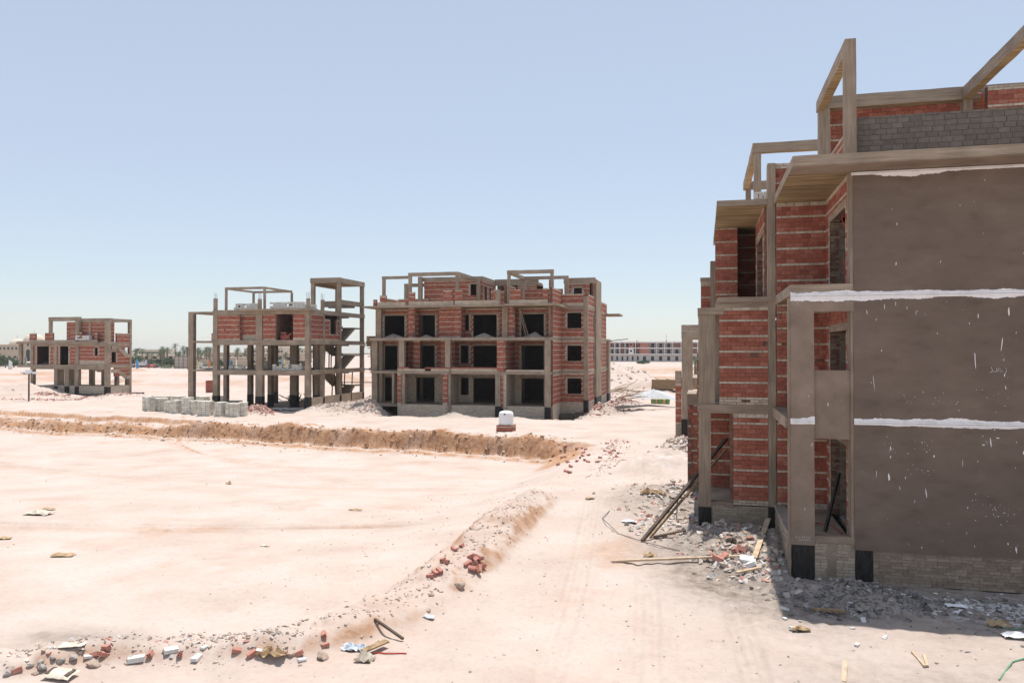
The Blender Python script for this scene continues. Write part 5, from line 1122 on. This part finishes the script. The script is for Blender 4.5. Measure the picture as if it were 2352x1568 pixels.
hedge('clipped green hedge beyond the road left of the wire screen',hx(335,296),hx(392,296),296,-1.9,1.7,.9)
hedge('clipped green hedge beyond the road seen through the open frame',hx(428,296),hx(470,296),296,-1.9,1.7,.9)
hedge('low green hedge at the near edge of the road',hx(372,283),hx(400,283),283,-2.0,1.1,.8)
hedge('long green hedge behind the stilts of the left shell',hx(-5,296),hx(150,296),296,-1.9,1.6,1.0)
hedge('green hedge behind the stair side of the left shell',hx(150,296),hx(300,296),296,-1.9,1.3,1.0)
hedge('clipped green hedge in the right bay of the open frame',hx(472,296),hx(560,296),296,-1.9,1.5,.9)
def wall_thing(label,x0,x1,y,z0,z1,mat='villa_wall',th=.4,name='garden_wall'):
    t=thing(name,label,'wall',((x0+x1)/2,y,z0)); m=MB(); m.box(x0,x1,y,y+th,z0,z1); m.build('wall_body',mat,t); m=MB(); m.box(x0-.1,x1+.1,y-.1,y+th+.1,z1+.002,z1+.25); m.build('coping','villa_pale',t); return t
wall_thing('beige garden wall behind the truck',hx(300,312),hx(350,312),312,-2,.6)
wall_thing('grey garden wall panel between truck and wire screen',hx(350,313),hx(392,313),313,-2,1.2,'villa_wall_grey')
wall_thing('beige garden wall behind the wire screen',hx(392,312),hx(480,312),312,-2,1.0)
wall_thing('beige garden wall seen through the open frame',hx(480,314),hx(700,314),314,-2,.8)
wall_thing('grey garden wall behind the stilted shell',hx(-20,305),hx(60,305),305,-2,1.6,'villa_wall_grey')
def arch_mesh(m,x,y,z0,w,h,mi=1,dep=.5):
    n=8; pts=[(-w/2,0),(w/2,0)]+[(w/2*math.cos(math.pi*k/n),h-w/2+w/2*math.sin(math.pi*k/n)) for k in range(n+1)]
    V=[(x+a,y-.06,z0+b) for a,b in pts]+[(x+a,y+dep,z0+b) for a,b in pts]; k=len(pts)
    m.add(V,[tuple(range(k)),tuple(range(k,2*k))[::-1]]+[(i,(i+1)%k,k+(i+1)%k,k+i)[::-1] for i in range(k)],mi)
def villa(label,x0,x1,y,z0,z1,dep=12,mat='villa_wall',arches=0,wins=0,dome=None,arcH=3.2,upper=False):
    t=thing('villa',label,'building',((x0+x1)/2,y+dep/2,z0)); m=MB(); m.box(x0,x1,y,y+dep,z0,z1); m.build('wall',mat,t)
    m=MB(); m.box(x0-.3,x1+.3,y-.3,y+dep+.3,z1+.002,z1+.35); m.build('parapet','villa_pale',t)
    for i in range(arches):
        m=MB(); arch_mesh(m,x0+(x1-x0)*(i+.5)/arches,y,z0,min(2.6,(x1-x0)/arches*.6),arcH,0); m.build('arch_opening','opening_shade',t)
    for i in range(wins):
        xx=x0+(x1-x0)*(i+.5)/wins; m=MB(); m.box(xx-.6,xx+.6,y-.05,y+.3,z1-2.6,z1-1.2); w=m.build('window','opening_shade',t); m=MB(); m.box(xx-.75,xx+.75,y-.15,y-.06,z1-2.8,z1-2.62); m.build('sill','villa_pale',w)
    if dome:
        dx,r=dome; m=MB(); m.lathe([(r*math.cos(a),z1+.35+r*.8*math.sin(a)) for a in np.linspace(0,1.5,8)],dx,y+dep/2,20); d=m.build('dome','villa_pale',t,True); m=MB(); m.tube([(dx,y+dep/2,z1+.3+r*.75),(dx,y+dep/2,z1+r+1.6)],.07,5); m.build('finial','steel_dark',d)
    return t
villa('beige domed villa with dark arches at the left edge',hx(-40,370),hx(42,370),370,-1,8.4,14,'villa_wall',6,9,(hx(16,370),4.2))
villa('tall pale villa with a big arched window behind the left shell',hx(42,372),hx(72,372),372,-1,10.4,14,'villa_wall',2,2,(hx(55,372),5.5),7)
villa('low arcaded beige villa beyond the hedge in the open frame',hx(430,345),hx(560,345),345,-1.9,1.6,12,'villa_wall',14,0,None,2.3)
villa('upper beige villa terrace above the arcade',hx(470,372),hx(600,372),372,-1,3.9,12,'villa_wall',4,10)
villa('beige villa seen between the columns of the open frame',hx(560,360),hx(690,360),360,-1,3.6,12,'villa_wall',7,10,None,3.0)
villa('pale villa with a small dome behind the palms',hx(612,400),hx(650,400),400,-1,6.5,12,'villa_pale',0,6,(hx(640,400),3))
villa('beige villa behind the palms left of the corner post',hx(310,385),hx(420,385),385,-1,2.2,12,'villa_wall',6,10)
villa('distant pale villas over the palm tops',hx(560,470),hx(720,470),470,0,6.4,16,'villa_pale',0,22)
villa('distant pale villas left over the palm tops',hx(318,480),hx(372,480),480,0,5.6,16,'villa_pale',0,12)

# palms: three crown shapes, each palm placed on its own
def frond(m,base,az,el,L,droop,wind):
    pts=[]; n=7
    for i in range(n+1):
        s=i/n; e=el-droop*s*s*1.6; r=L*s
        pts.append(Vector(base)+Vector((math.cos(az)*math.cos(el)*r+wind*s*s,math.sin(az)*math.cos(el)*r,math.sin(el)*r-droop*L*s*s*.75)))
    for i in range(n):
        p,q=pts[i],pts[i+1]; d=(q-p).normalized(); side=d.cross(Vector((0,0,1)))
        if side.length<1e-3: side=Vector((1,0,0))
        side.normalize(); w=.62*L*.28*math.sin(math.pi*(.12+.86*(i+.5)/n))
        for sg in (-1,1):
            for u in (0,.5):
                a=p.lerp(q,u); tip=a+side*sg*w+d*w*.7+Vector((0,0,-w*.35)); m.add([a,p.lerp(q,u+.28),tip],[(0,1,2)])
def palm_crown(seed,L):
    random.seed(seed); m=MB()
    for k in range(34):
        frond(m,(0,0,0),k*2.399+random.uniform(-.2,.2),random.uniform(-.35,1.25),L*random.uniform(.8,1.1),random.uniform(.45,.9),random.uniform(.1,.5))
    return mesh('crown',m.V,m.F,'palm_leaf')
PC=[palm_crown(s,L) for s,L in ((1,2.9),(2,2.6),(3,3.1))]
def palm_trunk(seed,h):
    random.seed(seed); m=MB(); a=random.uniform(-.5,.5); m.tube([(a*(k/6)**2,0,h*k/6) for k in range(7)],.32,8,r1=.2)
    for k in range(10): m.lathe([(.30-.009*k,h*k/10),(.35-.009*k,h*(k+.75)/10)],a*((k+.4)/10)**2,0,8)
    return mesh('trunk',m.V,m.F,'palm_trunk'),a
PT=[palm_trunk(11,5.0),palm_trunk(12,6.5),palm_trunk(13,8.0)]
random.seed(99)
def palm(px,d,top,label,i):
    x,y=at(px,d); ztop=CAM_H-(top-803)*d/1800.; tm,a=PT[i%3]; h=(5.0,6.5,8.0)[i%3]; z0=-1.2; s=max(.5,(ztop-1.3-z0)/h)
    t=thing('palm_tree',label,'palm tree',(x,y,z0),'palm trees of the resort')
    o=bpy.data.objects.new('trunk',tm); C.objects.link(o); o.parent=t; o.scale=(1,1,s)
    c=bpy.data.objects.new('crown',PC[(i*7)%3]); C.objects.link(c); c.parent=t; c.location=(a,0,h*s); k=random.uniform(.85,1.15); c.scale=(k,k,k); c.rotation_euler=(0,0,random.uniform(-.6,.6))
PX=[(403,390,788,'tallest slim palm standing clear above the others'),(421,380,793,'broad crowned palm next to the tallest one'),(500,395,790,'tall palm just right of the left post of the open frame')]
for i,(px,d,tp,lb) in enumerate(PX): palm(px,d,tp,lb,2)
g='palm in the row of swaying palms beyond the garden walls'
for i in range(46):
    px=random.choice((random.uniform(306,418),random.uniform(306,418),random.uniform(425,500),random.uniform(500,700)))
    tp=random.uniform(793,809); palm(px,random.uniform(345,410),tp,('tall' if tp<801 else 'short')+' swaying palm '+('left of the corner post of the open frame' if px<420 else 'in the left bay of the open frame' if px<500 else 'between the columns of the open frame'),i)
for px,tp in ((-2,808),(8,812),(3,815)): palm(px,330,tp,'palm at the left edge before the domed villa',0)
for i in range(9): palm(random.uniform(70,300),random.uniform(390,430),random.uniform(800,812),'palm half hidden behind the stilted shell',i)
palm(1597,180,813,'small palm seen through the concrete frame at the right',0); palm(1603,175,822,'low bushy palm beside the small palm at the right',0)
def tree(px,d,w,h,label,z0=-1.5):
    x,y=at(px,d); leafmass('leafy_tree',label,'tree',[(x+random.uniform(-.4,.4)*w,y+random.uniform(-.4,.4)*w,z0+h*random.uniform(.4,.8),w*random.uniform(.3,.5),w*.4,h*random.uniform(.18,.3),.2) for k in range(6)],900,'bush_leaf',.45,(z0,z0+h*.5))
for px,d,w,h,lb in ((310,330,5.5,5.5,'round dark tree right of the stilted shell'),(345,345,5,4.6,'grey green tree among the palms'),(395,338,6.5,4.6,'broad bush below the tallest palm'),(330,350,4,4,'small tree behind the round dark tree'),(412,345,4,3.6,'bush left of the corner post of the open frame'),(505,350,4,3.2,'bush right of the left post of the open frame'),(368,350,5,3.5,'low bush in the middle of the palms'),(520,330,4,3,'green bush low in the open frame'),(12,330,5,4.5,'dark bush at the left edge'),(28,335,4,3.6,'second bush at the left edge beside the flag'),(1478,330,3.5,1.8,'scrubby desert bush before the far block'),(640,330,4,2.6,'bush between the inner columns of the open frame')): tree(px,d,w,h,lb,-1.9 if px<1000 else -.4)

# vehicles on the road
def wheels(t,xs,y0,y1,z,r):
    for x in xs:
        for y in (y0,y1):
            m=MB(); m.tube([(x,y-.12,z+r),(x,y+.12,z+r)],r,14); w=m.build('wheel','tyre',t); m=MB(); m.tube([(x,y-.13,z+r),(x,y+.13,z+r)],r*.55,10); m.build('rim','car_paint_silver',w)
def car(label,px,Yc,paint,cat='car'):
    x=hx(px,Yc); z=-1.93; t=thing('parked_car',label,cat,(x,Yc,z)); m=MB()
    prof=[(-2.15,.35),(-2.2,.75),(-1.5,.92),(-.85,1.4),(.75,1.42),(1.5,.98),(2.1,.9),(2.2,.5),(2.1,.3)]
    k=len(prof); V=[(x+a,Yc-.85,z+b) for a,b in prof]+[(x+a,Yc+.85,z+b) for a,b in prof]
    m.add(V,[tuple(range(k))[::-1],tuple(range(k,2*k))]+[(i,(i+1)%k,k+(i+1)%k,k+i) for i in range(k)]); m.build('body',paint,t)
    for a in ((-1.3,-.8,-.1,-.1),(0.0,0.0,.72,1.25)):
        m=MB(); m.add([(x+a[0],Yc-.86,z+.95),(x+a[1],Yc-.86,z+1.34),(x+a[2],Yc-.86,z+1.36),(x+a[3],Yc-.86,z+.97)],[(0,3,2,1)]); m.add([(x+a[0],Yc-.853,z+.95),(x+a[1],Yc-.853,z+1.34),(x+a[2],Yc-.853,z+1.36),(x+a[3],Yc-.853,z+.97)],[(0,1,2,3)]); m.build('side_window','car_glass',t)
    wheels(t,(x-1.35,x+1.35),Yc-.8,Yc+.8,z,.32)
car('orange red car on the road left of the wire screen',343,285.5,'car_paint_red'); car('dark car just behind the orange red one',351,288.5,'car_paint_grey'); car('silver car on the far lane of the road',334,291,'car_paint_silver')
car('pale car seen between the stilts on the left',118,290,'car_paint_white'); car('white car seen between the middle stilts',130,287,'car_paint_white')
x=hx(316,289); z=-1.93; t=thing('box_truck','white box truck on the road right of the stilted shell','truck',(x,289,z))
m=MB(); m.box(x-2.1,x+3.9,287.9,290.1,z+.9,z+3.3); m.build('cargo_box','car_paint_white',t)
m=MB(); V=[(x-3.9,z+.5),(x-3.9,z+1.5),(x-3.6,z+2.5),(x-2.2,z+2.6),(x-2.2,z+.5)]; k=5
m.add([(a,288,b) for a,b in V]+[(a,290,b) for a,b in V],[tuple(range(k))[::-1],tuple(range(k,2*k))]+[(i,(i+1)%k,k+(i+1)%k,k+i) for i in range(k)]); cb=m.build('cab','car_paint_white',t)
m=MB(); m.box(x-3.55,x-2.6,287.95,287.99,z+1.55,z+2.3); m.build('side_window','car_glass',cb)
m=MB(); m.box(x-3.5,x+3.8,288.2,289.8,z+.55,z+.88); m.build('chassis','steel_dark',t); wheels(t,(x-3.1,x+1.2,x+2.4),288.1,289.9,z,.45)
x=hx(450,288); t=thing('minibus','white minibus behind the left bay of the open frame','minibus',(x,288,z)); m=MB(); m.box(x-2.6,x+2.6,287,289,z+.4,z+2.4); m.build('body','car_paint_white',t)
for a in (-2.2,-1.2,-.2,.8,1.8): m=MB(); m.box(x+a-.4,x+a+.4,286.96,286.995,z+1.4,z+2.1); m.build('side_window','car_glass',t)
wheels(t,(x-1.7,x+1.7),287.1,288.9,z,.38)
# feather flags
def flag(px,d,top,bot,mat,label,w=.9):
    x,y=at(px,d); z0=-1.9; zt=CAM_H-(top-803)*d/1800.; zb=CAM_H-(bot-803)*d/1800.
    t=thing('feather_flag',label,'flag',(x,y,z0)); m=MB(); m.tube([(x,y,z0),(x,y,zt)],.04,6); m.build('pole','steel_dark',t)
    m=MB(); n=8; V=[]
    for k in range(n+1):
        zz=zb+(zt-zb)*k/n; ww=w*(1 if k<n-1 else (.75 if k==n-1 else .15)); V+=[(x+.04,y+.02*math.sin(k),zz),(x+.04+ww,y+.05*math.sin(k*1.3),zz+(.1 if k==n else 0))]
    k2=len(V); V+= [(a,b+.03,c) for a,b,c in V]; F=[]
    for k in range(n): F+=[(2*k,2*k+1,2*k+3,2*k+2),(k2+2*k,k2+2*k+2,k2+2*k+3,k2+2*k+1),(2*k+1,k2+2*k+1,k2+2*k+3,2*k+3),(2*k,2*k+2,k2+2*k+2,k2+2*k)]
    m.add(V,F); m.build('banner',mat,t)
flag(20,270,827,848,'flag_white','white feather flag at the left edge',1.5); flag(313,280,824,846,'flag_blue','pale blue feather flag before the truck'); flag(340,296,826,845,'flag_dark','dark feather flag left of the cars'); flag(431,280,830,848,'flag_orange','orange feather flag beside the left post of the open frame'); flag(453,285,828,846,'flag_yellow','yellow feather flag before the minibus',.5); flag(479,295,828,842,'flag_orange','red feather flag right of the minibus',.6)
flag(524,285,822,846,'flag_blue','blue feather flag behind the left inner bay'); flag(571,285,822,846,'flag_white','white feather flag in the left inner bay'); flag(577,283,822,848,'flag_blue','blue feather flag beside the white one in the left inner bay'); flag(646,283,824,848,'flag_blue','blue feather flag in the right inner bay',.6); flag(651,283,824,848,'flag_yellow','yellow feather flag in the right inner bay',.5); flag(541,290,824,840,'flag_white','white feather flag left in the left inner bay',.6)
# wire screen on steel posts
xa,xb_=hx(401,276),hx(420,276); t=thing('wire_screen','rusty mesh screen on steel posts beside the corner post of the open frame','screen',(xa,276,-2))
xb_=xa+10
m=MB(); m.box(xa,xb_,276.05,276.12,-1.9,3.0); m.build('backing_sheet','villa_wall_grey',t)
for k in range(6): m=MB(); m.box(xa+k*2-.07,xa+k*2+.07,275.85,276.04,-2.2,3.05); m.build('post','palm_trunk',t)
for zz in (-1.2,.1,1.4,2.7): m=MB(); m.box(xa,xb_,275.92,276.04,zz,zz+.12); m.build('rail','palm_trunk',t)
# fence posts with arch beams at the left
for k in range(7): 
    x=hx(4+9*k,300); plank('dark fence post in the row before the domed villa',(x,300,-2),(x,300,2.2),.25,.25,'wood_dark','fence post','fence_post')['group']='fence posts before the domed villa'

# ------------------------------------------------------------------ dusty air
hz=bpy.data.materials.new('dusty_air'); hz.use_nodes=True; t_=hz.node_tree; t_.nodes.clear()
ho=t_.nodes.new('ShaderNodeOutputMaterial'); hv=t_.nodes.new('ShaderNodeVolumePrincipled')
hv.inputs['Color'].default_value=(.93,.94,.96,1); hv.inputs['Density'].default_value=.0002; hv.inputs['Anisotropy'].default_value=0.3
t_.links.new(hv.outputs[0],ho.inputs['Volume'])
hm=bpy.data.meshes.new('haze'); hm.from_pydata(boxv(-1600,1600,-1600,1600,-6,17),[],BF); hm.materials.append(hz)
haze=bpy.data.objects.new('haze',hm); C.objects.link(haze); haze['kind']='stuff'; haze['label']='thin dusty air over the building site'
